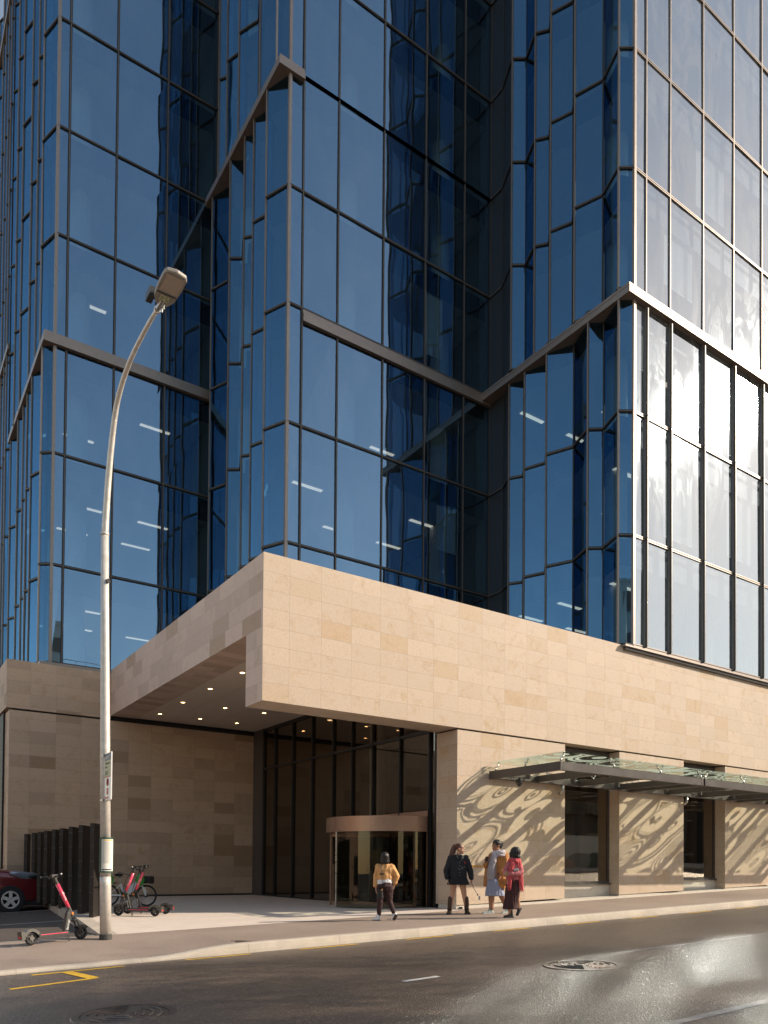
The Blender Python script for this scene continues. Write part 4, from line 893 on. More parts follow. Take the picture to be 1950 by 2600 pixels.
# ---------------------------------------------------------------- e-scooters
def scooter(label, loc, rz, pitch=0., steer=.15, roll=0.):
    t = thing('electric_scooter', label, 'scooter', loc, rz, 'hired electric scooters'); t.rotation_euler = (roll, pitch, rz)
    tan = math.tan(math.radians(23)); X = lambda z: .47 - (z - .12) * tan
    st = lambda p: p
    b = MB(); b.box(-.36, .20, -.075, .075, .115, .175, 'satin_black'); b.box(-.34, .18, -.07, .07, .175, .182, 'black'); b.box(-.33, .17, .0755, .0775, .150, .162, 'pink'); b.box(-.33, .17, -.0775, -.0755, .150, .162, 'pink'); b.build('deck', t, bevel=.008)
    b = MB(); b.bar((.165, 0, .15), (.255, 0, .50), .075, .085, 'satin_black', (1, 0, 0)); b.bar((.24, 0, .49), (X(.52) + .02, 0, .52), .06, .09, 'satin_black'); rs = b.build('riser', t, bevel=.01)
    for sy in (-1, 1):
        ux = Vector((.245, 0, .97)).normalized(); uz = Vector((0, float(sy), 0)); uy = uz.cross(ux)
        mt = Matrix(((ux.x, uy.x, uz.x, .19), (ux.y, uy.y, uz.y, sy * .0395), (ux.z, uy.z, uz.z, .20), (0, 0, 0, 1)))
        text_mesh('marking', 'flamingo', .055, 'white', rs, mt, .001)
    b = MB(); b.tube([(X(.44), 0, .44), (X(.62), 0, .62)], [.036, .032], 'dark_metal', 14); b.tube([(X(1.0), 0, 1.0), (X(1.15), 0, 1.15)], [.030, .033], 'dark_metal', 14); b.box(X(1.15) - .05, X(1.15) + .06, -.035, .035, 1.13, 1.19, 'satin_black'); b.build('stem', t, smooth=False)
    b = MB(); b.tube([(X(.60), 0, .60), (X(1.02), 0, 1.02)], .034, 'pink', 16); sl = b.build('stem_sleeve', t, smooth=True)
    for sy in (-1, 1):
        ux = Vector((-tan, 0, 1)).normalized(); uz = Vector((0, float(sy), 0)); uy = uz.cross(ux)
        mt = Matrix((( ux.x, uy.x, uz.x, X(.72)), (ux.y, uy.y, uz.y, sy * .035), (ux.z, uy.z, uz.z, .72), (0, 0, 0, 1))); text_mesh('marking', 'flamingo', .05, 'white', sl, mt, .001)
    hb = Vector((X(1.14), 0, 1.14)); c, s_ = math.cos(steer), math.sin(steer)
    R2 = lambda x, y, z: (hb.x + x * c - y * s_, x * s_ + y * c, hb.z + z)
    b = MB(); b.tube([R2(-.05, -.28, .03), R2(.0, -.12, .01), R2(.0, .12, .01), R2(-.05, .28, .03)], .014, 'satin_black', 10); b.build('handlebar', t, smooth=True)
    for sy in (-1, 1):
        b = MB(); b.tube([R2(-.02, sy * .16, .018), R2(-.05, sy * .28, .03)], .019, 'black', 10); b.lathe([(.02, 0), (.02, .012)], R2(-.05, sy * .28, .03), (0, sy, 0), 'steel', 10); b.tube([R2(.03, sy * .12, .0), R2(.04, sy * .22, -.01)], .007, 'satin_black', 6); b.build('grip', t, smooth=True)
    def wheel(cx, r, st_=0.):
        b = MB(); d = Vector((-math.sin(st_), math.cos(st_), 0)); n = 28; rings = []
        e1 = Vector((math.cos(st_), math.sin(st_), 0)); e3 = Vector((0, 0, 1)); tube_r = .030
        for k in range(n + 1):
            a = 2 * PI * k / n; rad = e1 * math.cos(a) + e3 * math.sin(a); cc = Vector((cx, 0, r)) + rad * (r - tube_r)
            rings.append([cc + (rad * math.cos(2 * PI * q / 8) + d * math.sin(2 * PI * q / 8)) * tube_r for q in range(8)])
        b.rings(rings, 'black', False); w_ = b.build('wheel', t, smooth=True)
        h = MB(); c0 = Vector((cx, 0, r))
        for k in range(5):
            a = 2 * PI * k / 5; rad = e1 * math.cos(a) + e3 * math.sin(a); h.bar(c0 + rad * .02, c0 + rad * (r - .045), .03, .03, 'dark_metal', d)
        h.lathe([(.04, -.035), (.04, .035)], c0, d, 'dark_metal', 14); h.build('hub', w_)
    wheel(-.47, .115); wheel(.47, .125, steer * .6)
    b = MB()
    for sy in (-.055, .055): b.tube([(X(.44) + .01, sy * .7, .42), (X(.30), sy, .30), (.47, sy, .125)], .014, 'dark_metal', 8)
    b.tube([(X(.40), -.05, .36), (X(.40), .05, .36)], .03, 'dark_metal', 8); b.build('fork', t, smooth=True)
    for (cx, r, a0, a1) in ((-.47, .155, .15, 2.9), (.47, .15, .7, 2.2)):
        b = MB()
        for k in range(10):
            a, a2 = a0 + (a1 - a0) * k / 10, a0 + (a1 - a0) * (k + 1) / 10; z_ = .12
            for sy in (1,):
                b.face([(cx + r * math.cos(a), -.06, z_ + r * math.sin(a)), (cx + r * math.cos(a2), -.06, z_ + r * math.sin(a2)), (cx + r * math.cos(a2), .06, z_ + r * math.sin(a2)), (cx + r * math.cos(a), .06, z_ + r * math.sin(a))], 'dark_metal')
                for s2 in (-.06, .06): b.face([(cx + r * math.cos(a), s2, z_ + r * math.sin(a)), (cx + (r - .05) * math.cos(a), s2, z_ + (r - .05) * math.sin(a)), (cx + (r - .05) * math.cos(a2), s2, z_ + (r - .05) * math.sin(a2)), (cx + r * math.cos(a2), s2, z_ + r * math.sin(a2))], 'dark_metal')
        if cx < 0: b.box(-.665, -.60, -.065, .065, .10, .24, 'dark_metal'); b.box(-.668, -.664, -.04, .04, .13, .16, 'red_ink')
        b.build('mudguard', t)
    b = MB(); b.tube([(.13, -.06, .12), (.16, -.10, .0)], .009, 'dark_metal', 6); b.tube([(.17, -.06, .12), (.19, -.10, .0)], .009, 'dark_metal', 6); b.build('kickstand', t)
    b = MB()
    for sy in (-1, 1): b.box(X(.48) - .018, X(.48) + .018, sy * .037 - .004, sy * .037 + .004, .46, .50, 'orange')
    b.build('reflector', t)
    b = MB(); b.tube([(X(1.1) + .03, .02, 1.1), (X(.85) + .1, .03, .85), (X(.5) + .06, .03, .48), (.42, .05, .2)], .006, 'black', 5); b.build('brake_cable', t)
    return t
ang = math.atan2(.36, .945)
scooter('pink stemmed electric scooter standing alone on the footpath left of the lamp post', (2.775, 14.21, foot_z(2.775, 14.21) + .003), ang, -math.atan(.027), .05, -.12)
scooter('nearer of the two pink scooters parked side by side on the pale plaza', (5.30, 18.17, plaza_z(5.3, 18.17) + .002), math.atan2(.65, -.64), 0, .12, -.03)
scooter('farther of the two pink scooters parked side by side, its tail showing behind the nearer', (5.69, 18.68, plaza_z(5.69, 18.68) + .002), math.atan2(.63, -.85), 0, .25, -.03)

# ---------------------------------------------------------------- white hire bicycle
pr, pf = Vector((5.62, 21.95)), Vector((6.47, 21.28)); mid = (pr + pf) / 2
t = thing('hire_bicycle', 'white hire bicycle with black wheels parked behind the pink scooters', 'bicycle', (mid.x, mid.y, plaza_z(mid.x, mid.y)), math.atan2(pf.y - pr.y, pf.x - pr.x))
for cx in (-.54, .54):
    b = MB(); r = .30; rings = []
    for k in range(33):
        a = 2 * PI * k / 32; c = Vector((cx + (r - .025) * math.cos(a), 0, r + (r - .025) * math.sin(a))); rad = Vector((math.cos(a), 0, math.sin(a)))
        rings.append([c + (rad * math.cos(2 * PI * q / 8) + Vector((0, 1, 0)) * math.sin(2 * PI * q / 8)) * .027 for q in range(8)])
    b.rings(rings, 'black', False); wh = b.build('wheel', t, smooth=True)
    s_ = MB()
    for k in range(14): a = 2 * PI * k / 14; s_.tube([(cx, .02 * (-1) ** k, r), (cx + .26 * math.cos(a), 0, r + .26 * math.sin(a))], .003, 'steel', 4)
    s_.lathe([(.05, -.05), (.05, .05)], (cx, 0, r), (0, 1, 0), 'satin_black', 12); s_.build('spokes', wh)
b = MB(); b.bar((-.1, 0, .3), (.38, 0, .72), .07, .16, 'white'); b.bar((-.1, 0, .3), (-.2, 0, .62), .05, .06, 'white'); b.bar((-.54, .05, .3), (-.1, .05, .3), .03, .05, 'white'); b.bar((-.54, -.05, .3), (-.1, -.05, .3), .03, .05, 'white'); b.bar((-.54, 0, .3), (-.2, 0, .6), .04, .03, 'white'); b.bar((.38, 0, .80), (.42, 0, .62), .05, .05, 'white'); b.bar((.42, .05, .62), (.54, .05, .3), .025, .04, 'white'); b.bar((.42, -.05, .62), (.54, -.05, .3), .025, .04, 'white'); b.box(.02, .2, -.05, .05, .42, .58, 'white'); b.build('frame', t, bevel=.01)
b = MB(); b.tube([(-.2, 0, .6), (-.23, 0, .84)], .016, 'steel', 8); b.ell((-.26, 0, .87), (.13, .08, .045), 'black'); b.build('saddle', t, smooth=True)
b = MB(); b.tube([(.38, 0, .8), (.34, 0, 1.02)], .018, 'satin_black', 8); b.tube([(.24, -.30, 1.05), (.32, -.1, 1.03), (.32, .1, 1.03), (.24, .30, 1.05)], .014, 'satin_black', 8); b.build('handlebar', t, smooth=True)
b = MB(); b.box(.40, .70, -.15, .15, .64, .66, 'satin_black'); b.box(.40, .41, -.15, .15, .66, .86, 'satin_black'); b.box(.69, .70, -.15, .15, .66, .82, 'satin_black'); b.box(.41, .69, -.15, -.14, .66, .84, 'satin_black'); b.box(.41, .69, .14, .15, .66, .84, 'satin_black'); b.build('basket', t)
b = MB(); b.box(-.78, -.30, -.03, .03, .63, .66, 'satin_black'); b.tube([(-.3, 0, .4), (-.42, -.06, .75), (-.2, -.1, .95), (.1, -.06, .85)], .008, 'black', 6); b.lathe([(.09, -.04), (.09, .04)], (-.1, 0, .3), (0, 1, 0), 'satin_black', 16); b.bar((-.1, .08, .3), (-.02, .08, .14), .02, .03, 'satin_black'); b.bar((-.1, -.08, .3), (-.18, -.08, .46), .02, .03, 'satin_black'); b.box(-.80, -.62, -.04, .04, .40, .66, 'satin_black'); b.build('crank_and_rack', t)
wp = Vector((mid.x, mid.y, plaza_z(mid.x, mid.y))); rz = t.rotation_euler.z
def bikeP(x, y, z): return (wp.x + x * math.cos(rz) - y * math.sin(rz), wp.y + x * math.sin(rz) + y * math.cos(rz), wp.z + z)
for (hx, lab) in (((6.25, 21.15, -.47), 'green cycle helmet hanging from the handlebar behind the pink scooters'), ((5.50, 21.45, -.48), 'green cycle helmet on the back of the white bicycle, half behind the lamp post')):
    h = thing('cycle_helmet', lab, 'helmet', hx, rz + .4, 'green cycle helmets')
    b = MB(); b.ell((0, 0, 0), (.115, .15, .17), 'lime', 18, 12); b.build('shell', h, smooth=True)
    b = MB()
    for k in (-.03, .02, .07): b.bar((k, -.140, -.07), (k, -.135, .08), .010, .012, 'black')
    b.tube([(-.05, 0, .14), (-.03, .05, .26), (.02, .05, .25)], .007, 'black', 5); b.build('strap', h)

# ---------------------------------------------------------------- parked red car, nose into the plaza kerb
t = thing('parked_car', 'dark red hatchback whose bonnet shows at the left edge of the car park', 'car', (3.55, 25.86, CP(3.38)), 0); t.scale = (1.12, 1.05, 1.18)
sec = [ # x, half width, sill z, shoulder z, top z, top half width
    (1.14, .30, .34, .58, .66, .22), (1.10, .58, .26, .62, .74, .46), (.98, .76, .22, .70, .84, .62), (.72, .85, .20, .80, .95, .70), (.35, .885, .19, .88, 1.03, .74), (-.05, .89, .19, .93, 1.08, .76),
    (-.45, .89, .19, .95, 1.11, .78), (-1.2, .89, .19, .97, 1.06, .80), (-2.2, .89, .19, 1.0, 1.08, .80), (-2.9, .87, .22, 1.04, 1.12, .78), (-3.2, .82, .28, 1.05, 1.12, .70), (-3.32, .70, .36, .98, 1.04, .55)]
rings = []
for x, hw, zs_, zsh, zt_, thw in sec:
    r = [(x, -hw * .96, zs_), (x, -hw, zs_ + .15), (x, -hw, zsh - .12), (x, -hw * .975, zsh), (x, -(hw + thw) / 2 * .99, (zsh + zt_) / 2 + .02), (x, -thw * .8, zt_ - .005), (x, -thw * .35, zt_ + .012)]
    rings.append(r + [(p[0], -p[1], p[2]) for p in r[::-1]])
b = MB(); b.rings(rings, 'car_red'); bd = b.build('body', t, smooth=True); sd = bd.modifiers.new('subsurf', 'SUBSURF'); sd.levels = sd.render_levels = 2
gh = [(-.50, .74, 1.09, .74, 1.095), (-1.0, .76, 1.08, .64, 1.42), (-1.6, .76, 1.08, .60, 1.54), (-2.4, .75, 1.09, .58, 1.50), (-3.0, .72, 1.10, .55, 1.36), (-3.2, .66, 1.10, .6, 1.12)]
rings = [[(x, -hw, z_), (x, -thw, zt_ - .02), (x, -thw * .6, zt_), (x, thw * .6, zt_), (x, thw, zt_ - .02), (x, hw, z_)] for x, hw, z_, thw, zt_ in gh]
b = MB(); b.rings(rings, 'win_dark'); b.build('window_glass', t, smooth=True)
b = MB(); b.bar((-1.0, -.66, 1.44), (-2.9, -.58, 1.42), .08, .04, 'car_red'); b.bar((-1.0, .66, 1.44), (-2.9, .58, 1.42), .08, .04, 'car_red'); b.box(-2.6, -1.2, -.6, .6, 1.535, 1.56, 'car_red'); b.build('roof', t, bevel=.01)
for sy in (-1, 1):
    b = MB(); rings = []
    for k in range(9):                                       # long swept headlight lying on the wing
        u_ = k / 8; x = .98 - 1.05 * u_; y = sy * (.60 + .275 * math.sin(u_ * 1.5)); z_ = .80 + .19 * u_; hh = .11 * math.sin(PI * (.08 + .86 * u_)) ** .7
        rings.append([(x + .05, y + sy * .06 * math.cos(a), z_ + hh * math.sin(a)) for a in [2 * PI * q / 10 for q in range(10)]])
    b.rings(rings, 'car_lamp'); hl = b.build('headlight', t, smooth=True)
    b = MB(); b.ell((.55, sy * .83, .90), (.16, .055, .05), 'satin_black'); b.build('lamp_insert', hl, smooth=True)
    for cx in (0, -2.70):
        b = MB(); b.lathe([(.34, -.02), (.36, .0), (.36, .03), (.33, .034)], (cx, sy * .86, .315), (0, sy, 0), 'black', 32); b.build('wheel_arch', t)
        b = MB(); b.lathe([(.20, .0), (.305, .0), (.316, -.03), (.316, -.17), (.29, -.2), (.2, -.2)], (cx, sy * .905, .315), (0, sy, 0), 'black', 36); tw = b.build('wheel', t, smooth=False)
        b = MB(); b.lathe([(.225, .0), (.215, .014), (.185, .004), (.185, -.06)], (cx, sy * .905, .315), (0, sy, 0), 'alloy', 36)
        for k in range(5):
            a = 2 * PI * k / 5 + .3; e = Vector((math.cos(a), 0, math.sin(a))); c = Vector((cx, sy * .905, .315)); b.bar(c + e * .03 + Vector((0, sy * .004, 0)), c + e * .20 + Vector((0, sy * .002, 0)), .085, .03, 'alloy', (0, 1, 0))
        b.lathe([(.065, -.02), (.06, .004), (.0005, .006)], (cx, sy * .905, .315), (0, sy, 0), 'alloy', 16); b.lathe([(.19, -.08), (.0005, -.08)], (cx, sy * .905, .315), (0, sy, 0), 'black', 24); b.build('rim', tw)
    b = MB(); b.ell((-.62, sy * .98, 1.10), (.10, .09, .075), 'satin_black'); b.build('wing_mirror', t, smooth=True)
b = MB(); b.box(1.02, 1.12, -.45, .45, .30, .42, 'black'); b.box(1.0, 1.16, -.60, .60, .20, .27, 'black'); b.build('bumper_grille', t, bevel=.02)
b = MB(); b.box(-3.2, .95, -.8, .8, .16, .3, 'black'); b.build('underbody', t)
from mathutils import noise as mnoise
# ================================================================== PEOPLE
# local axes of every figure: x to the viewer's right, y away from the viewer, z up
def rot_of(az): return Matrix.Rotation(az, 3, 'Z')
def seg(b, p0, p1, r0, r1, n=12):
    """tapered limb with rounded ends"""
    p0, p1 = Vector(p0), Vector(p1); d = (p1 - p0).normalized(); x = d.orthogonal().normalized(); y = d.cross(x); rings = []
    prof = [(p0 - d * r0 * math.cos(a), r0 * math.sin(a)) for a in (.35, .75, 1.15, PI / 2)] + [(p1 + d * r1 * math.sin(a), r1 * math.cos(a)) for a in (0, .45, .85, 1.22)]
    for c, r in prof: rings.append([c + (x * math.cos(2 * PI * k / n) + y * math.sin(2 * PI * k / n)) * r for k in range(n)])
    b.rings(rings, b.cur)
def chain(b, pts, rad):
    for i in range(len(pts) - 1): seg(b, pts[i], pts[i + 1], rad[i], rad[i + 1])
def loft(b, secs, n=20):
    """secs: (x, y, z, rx, ry[, turn])"""
    rings = []
    for q in secs:
        x, y, z, rx, ry = q[:5]; tw = q[5] if len(q) > 5 else 0
        rings.append([(x + rx * math.cos(a) * math.cos(tw) - ry * math.sin(a) * math.sin(tw), y + rx * math.cos(a) * math.sin(tw) + ry * math.sin(a) * math.cos(tw), z) for a in [2 * PI * k / n for k in range(n)]])
    b.rings(rings, b.cur)
def solid(b, name, parent, vox=.012, smooth=4, mat=None, fold=None):
    """fuse the overlapping shapes into one continuous skin"""
    o = b.build('tmp', None)
    md = o.modifiers.new('r', 'REMESH'); md.mode = 'VOXEL'; md.voxel_size = vox; md.use_smooth_shade = True
    if smooth: s_ = o.modifiers.new('s', 'SMOOTH'); s_.factor = .5; s_.iterations = smooth
    dg = bpy.context.evaluated_depsgraph_get(); me = bpy.data.meshes.new_from_object(o.evaluated_get(dg)); me.name = name
    old = o.data; bpy.data.objects.remove(o); bpy.data.meshes.remove(old)
    me.materials.clear(); me.materials.append(M[mat or b.cur]); me.polygons.foreach_set('use_smooth', [True] * len(me.polygons)); me.polygons.foreach_set('material_index', [0] * len(me.polygons))
    if fold:                                                 # creases: ridged noise pushed along the normal
        amp, sx, sz = fold
        for v in me.vertices:
            p = v.co; q = Vector((p.x * sx, p.y * sx, p.z * sz)) + Vector((len(name) * 3.1, parent.location.x, 0))
            v.co += v.normal * amp * (1 - 2 * abs(mnoise.noise(q)) - .35 + .35 * mnoise.noise(q * 2.7))
        me.update()
    o = bpy.data.objects.new(name, me); COL.objects.link(o); o.parent = parent; return o
def blob(mat): b = MB(); b.cur = mat; return b
def hand(b, wrist, dirv, palm_n, curl=.5, side=1):
    """palm, four unequal bent fingers and a thumb off the side"""
    w = Vector(wrist); d = Vector(dirv).normalized(); nrm = Vector(palm_n); nrm = (nrm - d * nrm.dot(d)).normalized(); s = d.cross(nrm) * side
    for k in (-.022, -.007, .008, .022): seg(b, w + d * .01, w + d * .078 + s * k, .017, .0125)
    for k, ln in ((-.027, .062), (-.009, .074), (.009, .078), (.026, .068)):
        a = w + d * .080 + s * k; d1 = (d + nrm * curl * .5).normalized(); d2 = (d + nrm * curl * 1.6).normalized()
        m_ = a + d1 * ln * .5; seg(b, a, m_, .0098, .009); seg(b, m_, m_ + d2 * ln * .5, .009, .0075)
    a = w + d * .025 + s * .024; m_ = a + (s * .8 + d * .7 + nrm * .3).normalized() * .04; seg(b, a, m_, .013, .0105); seg(b, m_, m_ + (d + nrm * .4 + s * .1).normalized() * .032, .0105, .009)
def head(b, c, az, r=.5, sc=1.):
    """az: 0 faces the viewer, +90 deg faces the viewer's right"""
    R = rot_of(az); c = Vector(c)
    P = lambda x, y, z: c + R @ Vector((x * sc, y * sc, z * sc))
    m3 = R.to_3x3()
    b.ell(P(0, .012, .025), (.076 * sc, .096 * sc, .098 * sc), b.cur, 18, 12, m3); b.ell(P(0, -.022, -.045), (.058 * sc, .066 * sc, .075 * sc), b.cur, 16, 10, m3)
    seg(b, P(0, -.088, .012), P(0, -.112, -.022), .009 * sc, .014 * sc); seg(b, P(-.016, -.092, -.058), P(.016, -.092, -.058), .010 * sc, .010 * sc); seg(b, P(-.014, -.088, -.07), P(.014, -.088, -.07), .009 * sc, .009 * sc)
    seg(b, P(0, -.075, -.102), P(0, -.06, -.11), .02 * sc, .02 * sc)
    for s in (-1, 1): b.ell(P(s * .078, .015, -.005), (.012 * sc, .022 * sc, .032 * sc), b.cur, 10, 8, m3); seg(b, P(s * .02, -.088, .033), P(s * .048, -.078, .033), .010 * sc, .009 * sc)
    return P
def face_bits(P, parent):
    for s in (-1, 1):
        b = MB(); b.ell(P(s * .031, -.083, .012), (.012, .008, .007), 'white', 8, 6); b.ell(P(s * .031, -.088, .012), (.006, .005, .006), 'black', 8, 6); b.build('eye', parent, smooth=True)
    b = MB(); b.tube([P(-.024, -.090, -.064), P(0, -.104, -.063), P(.024, -.090, -.064)], .0055, 'red_scarf', 6); b.build('lips', parent, smooth=True)
VA = math.radians(-34.23)
def person(label, x, y): return thing('person', label, 'person', (x, y, foot_z(x, y) + .004), VA, 'pedestrians on the footpath')
def shoe(name, parent, heel, toe, mat, solemat, h=.075, w=.042, tilt=None, ankle=None):
    heel, toe = Vector(heel), Vector(toe); d = toe - heel; b = blob(mat)
    seg(b, heel + Vector((0, 0, .035)), heel + d * .45 + Vector((0, 0, .034)), .036, .036); seg(b, heel + d * .4 + Vector((0, 0, .03)), toe + Vector((0, 0, .024)), w * .82, .027)
    seg(b, heel + d * .1 + Vector((0, 0, .05)), heel + d * .38 + Vector((0, 0, h)), .035, .030)
    if ankle: seg(b, heel + d * .16 + Vector((0, 0, .06)), ankle, .040, .042)
    o = solid(b, name, parent, .009, 2); b = MB(); n = d.normalized(); b.bar(heel - n * .028 + Vector((0, 0, .008)), toe + n * .02 + Vector((0, 0, .006)), .072, .018, solemat); b.build('sole', o, bevel=.006); return o

# ---- 1. woman in tan jacket, seen from behind, walking up to the revolving door
px, py = 9.37, 13.73
t = person('woman in a tan jacket with black bobbed hair walking towards the revolving door', px, py)
b = blob('skin_light')
P = head(b, (-.005, -.02, 1.365), math.radians(185), sc=.95)
seg(b, (0, .0, 1.20), (0, -.01, 1.31), .05, .048); loft(b, [(0, 0, .70, .14, .10), (0, 0, .85, .15, .11), (0, 0, 1.0, .13, .10), (0, 0, 1.15, .15, .09), (0, 0, 1.20, .07, .06)])
chain(b, [(-.14, 0, 1.15), (-.185, .02, .93), (-.19, -.04, .72)], [.05, .04, .03]); chain(b, [(.14, 0, 1.15), (.255, -.02, .97), (.20, -.0, .78)], [.05, .04, .03])
hand(b, (-.19, -.05, .72), (-.02, -.15, -1), (.9, 0, 0), .6, -1); hand(b, (.20, 0, .78), (-.1, .2, -1), (-.9, 0, 0), .6, 1)
chain(b, [(-.08, 0, .72), (-.10, -.03, .40), (-.125, .0, .10)], [.085, .055, .038]); chain(b, [(.08, 0, .72), (.095, .06, .40), (.215, -.06, .15)], [.085, .055, .038])
solid(b, 'body', t, .0085)
b = blob('tan'); loft(b, [(-.005, 0, .885, .165, .13), (0, 0, .91, .180, .14), (0, 0, 1.02, .175, .135), (0, 0, 1.12, .185, .13), (0, 0, 1.19, .15, .11), (0, 0, 1.235, .085, .075), (0, 0, 1.26, .07, .065)])
chain(b, [(-.145, 0, 1.165), (-.19, .01, .98), (-.195, .0, .93), (-.198, -.035, .76)], [.070, .062, .058, .052]); chain(b, [(.145, 0, 1.165), (.245, -.01, .99), (.258, -.01, .965), (.215, -.0, .82)], [.070, .062, .060, .052])
loft(b, [(-.198, -.035, .745, .058, .056), (-.198, -.03, .775, .058, .056)], 12)
solid(b, 'jacket', t, .010, 3, fold=(.012, 13, 9))
b = MB(); b.box(-.11, -.02, -.150, -.138, .995, 1.03, 'boot_brown'); b.build('jacket_patch', t, bevel=.004)
b = blob('shoe_white'); loft(b, [(-.02, 0, .79, .180, .135), (-.01, 0, .83, .178, .138), (0, 0, .92, .165, .13)]); solid(b, 'shirt_hem', t, .011, 2, fold=(.008, 16, 5))
b = blob('legging'); loft(b, [(.0, .0, .66, .165, .125), (.0, -.02, .74, .178, .145), (0, 0, .86, .155, .125)])
chain(b, [(-.075, -.005, .70), (-.10, -.03, .41), (-.125, .0, .12)], [.105, .068, .045]); chain(b, [(.08, -.015, .70), (.10, .06, .41), (.205, -.05, .17)], [.108, .070, .045])
solid(b, 'trousers', t, .010, 3, fold=(.009, 14, 12))
b = blob('hair_black'); c = P(0, 0, 0); R = rot_of(math.radians(185))
b.ell(P(0, .022, .035), (.090, .108, .098), 'hair_black', 18, 12, R.to_3x3()); loft(b, [(c.x, c.y - .03, 1.235, .095, .055, .1), (c.x, c.y - .03, 1.27, .102, .07, .1), (c.x, c.y - .025, 1.36, .098, .078), (c.x, c.y - .02, 1.42, .085, .075)]); solid(b, 'hair', t, .010, 3, fold=(.008, 30, 3))
shoe('shoe', t, (-.115, -.01, .0), (-.245, -.04, .0), 'shoe_white', 'sole', ankle=Vector((-.125, 0, .11)))
b = blob('shoe_white'); seg(b, (.225, -.06, .14), (.185, -.075, .035), .042, .036); seg(b, (.235, -.08, .13), (.18, -.09, .022), .030, .026); o = solid(b, 'shoe', t, .009, 2); b = MB(); b.bar((.26, -.105, .135), (.195, -.118, .012), .07, .018, 'boot_brown', (0, 1, 0)); b.build('sole', o, bevel=.006)
bg = thing('handbag', 'small black handbag on a long strap, hanging at the hip of the woman in tan', 'handbag', (px, py, foot_z(px, py)), VA)
b = blob('bag'); loft(b, [(-.095, -.16, .49, .070, .030, .1), (-.10, -.16, .56, .066, .026, .1), (-.105, -.16, .68, .060, .018, .1)]); solid(b, 'pouch', bg, .008, 2)
b = MB(); b.tube([(-.06, -.155, .68), (-.055, -.165, .85), (-.075, -.155, 1.1), (-.085, -.10, 1.21), (-.08, .02, 1.26)], .0065, 'bag', 6); b.tube([(.12, -.08, 1.20), (.135, -.135, 1.12), (.125, -.15, .98)], .006, 'bag', 6); b.tube([(-.14, -.155, .68), (-.12, -.16, .74), (-.06, -.155, .69)], .006, 'bag', 6); b.build('strap', bg, smooth=True)
b = MB(); b.ell((-.055, -.182, .685), (.012, .008, .016), 'brass'); b.ell((-.075, -.186, .665), (.016, .006, .008), 'brass'); b.build('buckle', bg, smooth=True)

# ---- 2. woman in black denim jacket and short skirt, turned to the viewer, head turned to her left
px, py = 11.63, 13.95
t = person('woman in black denim jacket and short skirt, brown boots and long ponytail, looking aside', px, py)
b = blob('skin_light'); P = head(b, (.04, -.01, 1.545), math.radians(78)); hp = Vector((.04, -.01, 1.545))
seg(b, (0, .01, 1.34), (.02, .0, 1.47), .052, .048); loft(b, [(0, 0, .76, .17, .12), (0, 0, .86, .175, .12), (0, 0, 1.02, .14, .10), (0, 0, 1.22, .17, .10), (0, 0, 1.34, .13, .08), (0, 0, 1.40, .05, .05)])
chain(b, [(-.165, 0, 1.32), (-.26, .0, 1.04), (-.255, -.04, .83)], [.052, .042, .030]); chain(b, [(.165, 0, 1.32), (.265, .0, 1.04), (.31, -.04, .83)], [.052, .042, .030])
hand(b, (-.25, -.045, .84), (.02, -.1, -1), (.9, -.2, 0), .7, -1); hand(b, (.315, -.045, .83), (.05, -.1, -1), (-.9, -.2, 0), .9, 1)
chain(b, [(-.10, 0, .80), (-.135, -.02, .48), (-.19, .0, .10)], [.095, .062, .040]); chain(b, [(.09, 0, .80), (.14, -.02, .48), (.205, .0, .10)], [.095, .062, .040])
solid(b, 'body', t, .0085); face_bits(P, t)
b = blob('denim'); loft(b, [(0, 0, .865, .185, .145), (0, 0, .90, .205, .155), (0, 0, 1.02, .20, .15), (0, 0, 1.2, .21, .145), (0, 0, 1.33, .185, .12), (0, 0, 1.385, .10, .085), (0, 0, 1.40, .07, .07)])
chain(b, [(-.175, 0, 1.325), (-.245, .0, 1.11), (-.285, .0, 1.02), (-.268, -.03, .86)], [.078, .072, .070, .056]); chain(b, [(.175, 0, 1.325), (.25, .0, 1.11), (.285, .0, 1.02), (.31, -.03, .85)], [.078, .072, .070, .056])
jk = solid(b, 'jacket', t, .011, 3, fold=(.014, 12, 8))
b = MB()
for z in (.90, .98, 1.06, 1.14, 1.21): b.lathe([(.011, 0), (.009, .006), (.0005, .006)], (.02, -.152 if z < 1.1 else -.148, z), (0, -1, 0), 'steel', 8)
b.box(.135, .15, -.148, -.135, 1.19, 1.24, 'red_ink'); b.build('jacket_buttons', jk)
b = blob('denim'); chain(b, [(-.075, -.05, 1.385), (-.06, -.115, 1.37), (-.02, -.14, 1.30)], [.02, .022, .016]); chain(b, [(.075, -.05, 1.385), (.07, -.115, 1.37), (.05, -.14, 1.30)], [.02, .022, .016]); solid(b, 'collar', t, .009, 2)
b = blob('skirt_black'); loft(b, [(0, 0, .695, .272, .19), (0, 0, .71, .268, .188), (0, 0, .80, .225, .165), (0, 0, .92, .17, .13)], 28); solid(b, 'skirt', t, .011, 2, fold=(.013, 17, 2.2))
b = blob('hair_brown'); R = rot_of(math.radians(78)); b.ell(P(0, .028, .042), (.086, .100, .090), 'hair_brown', 18, 12, R.to_3x3())
c0 = P(0, .135, .06); b.ell(c0, (.035, .035, .04), 'hair_brown'); chain(b, [c0, c0 + Vector((-.045, .0, -.10)), c0 + Vector((-.085, -.02, -.22)), c0 + Vector((-.12, -.03, -.33))], [.045, .052, .045, .015]); chain(b, [c0, c0 + Vector((-.02, -.03, -.12)), c0 + Vector((-.05, -.05, -.26))], [.035, .045, .018]); solid(b, 'hair', t, .009, 2, fold=(.007, 34, 5))
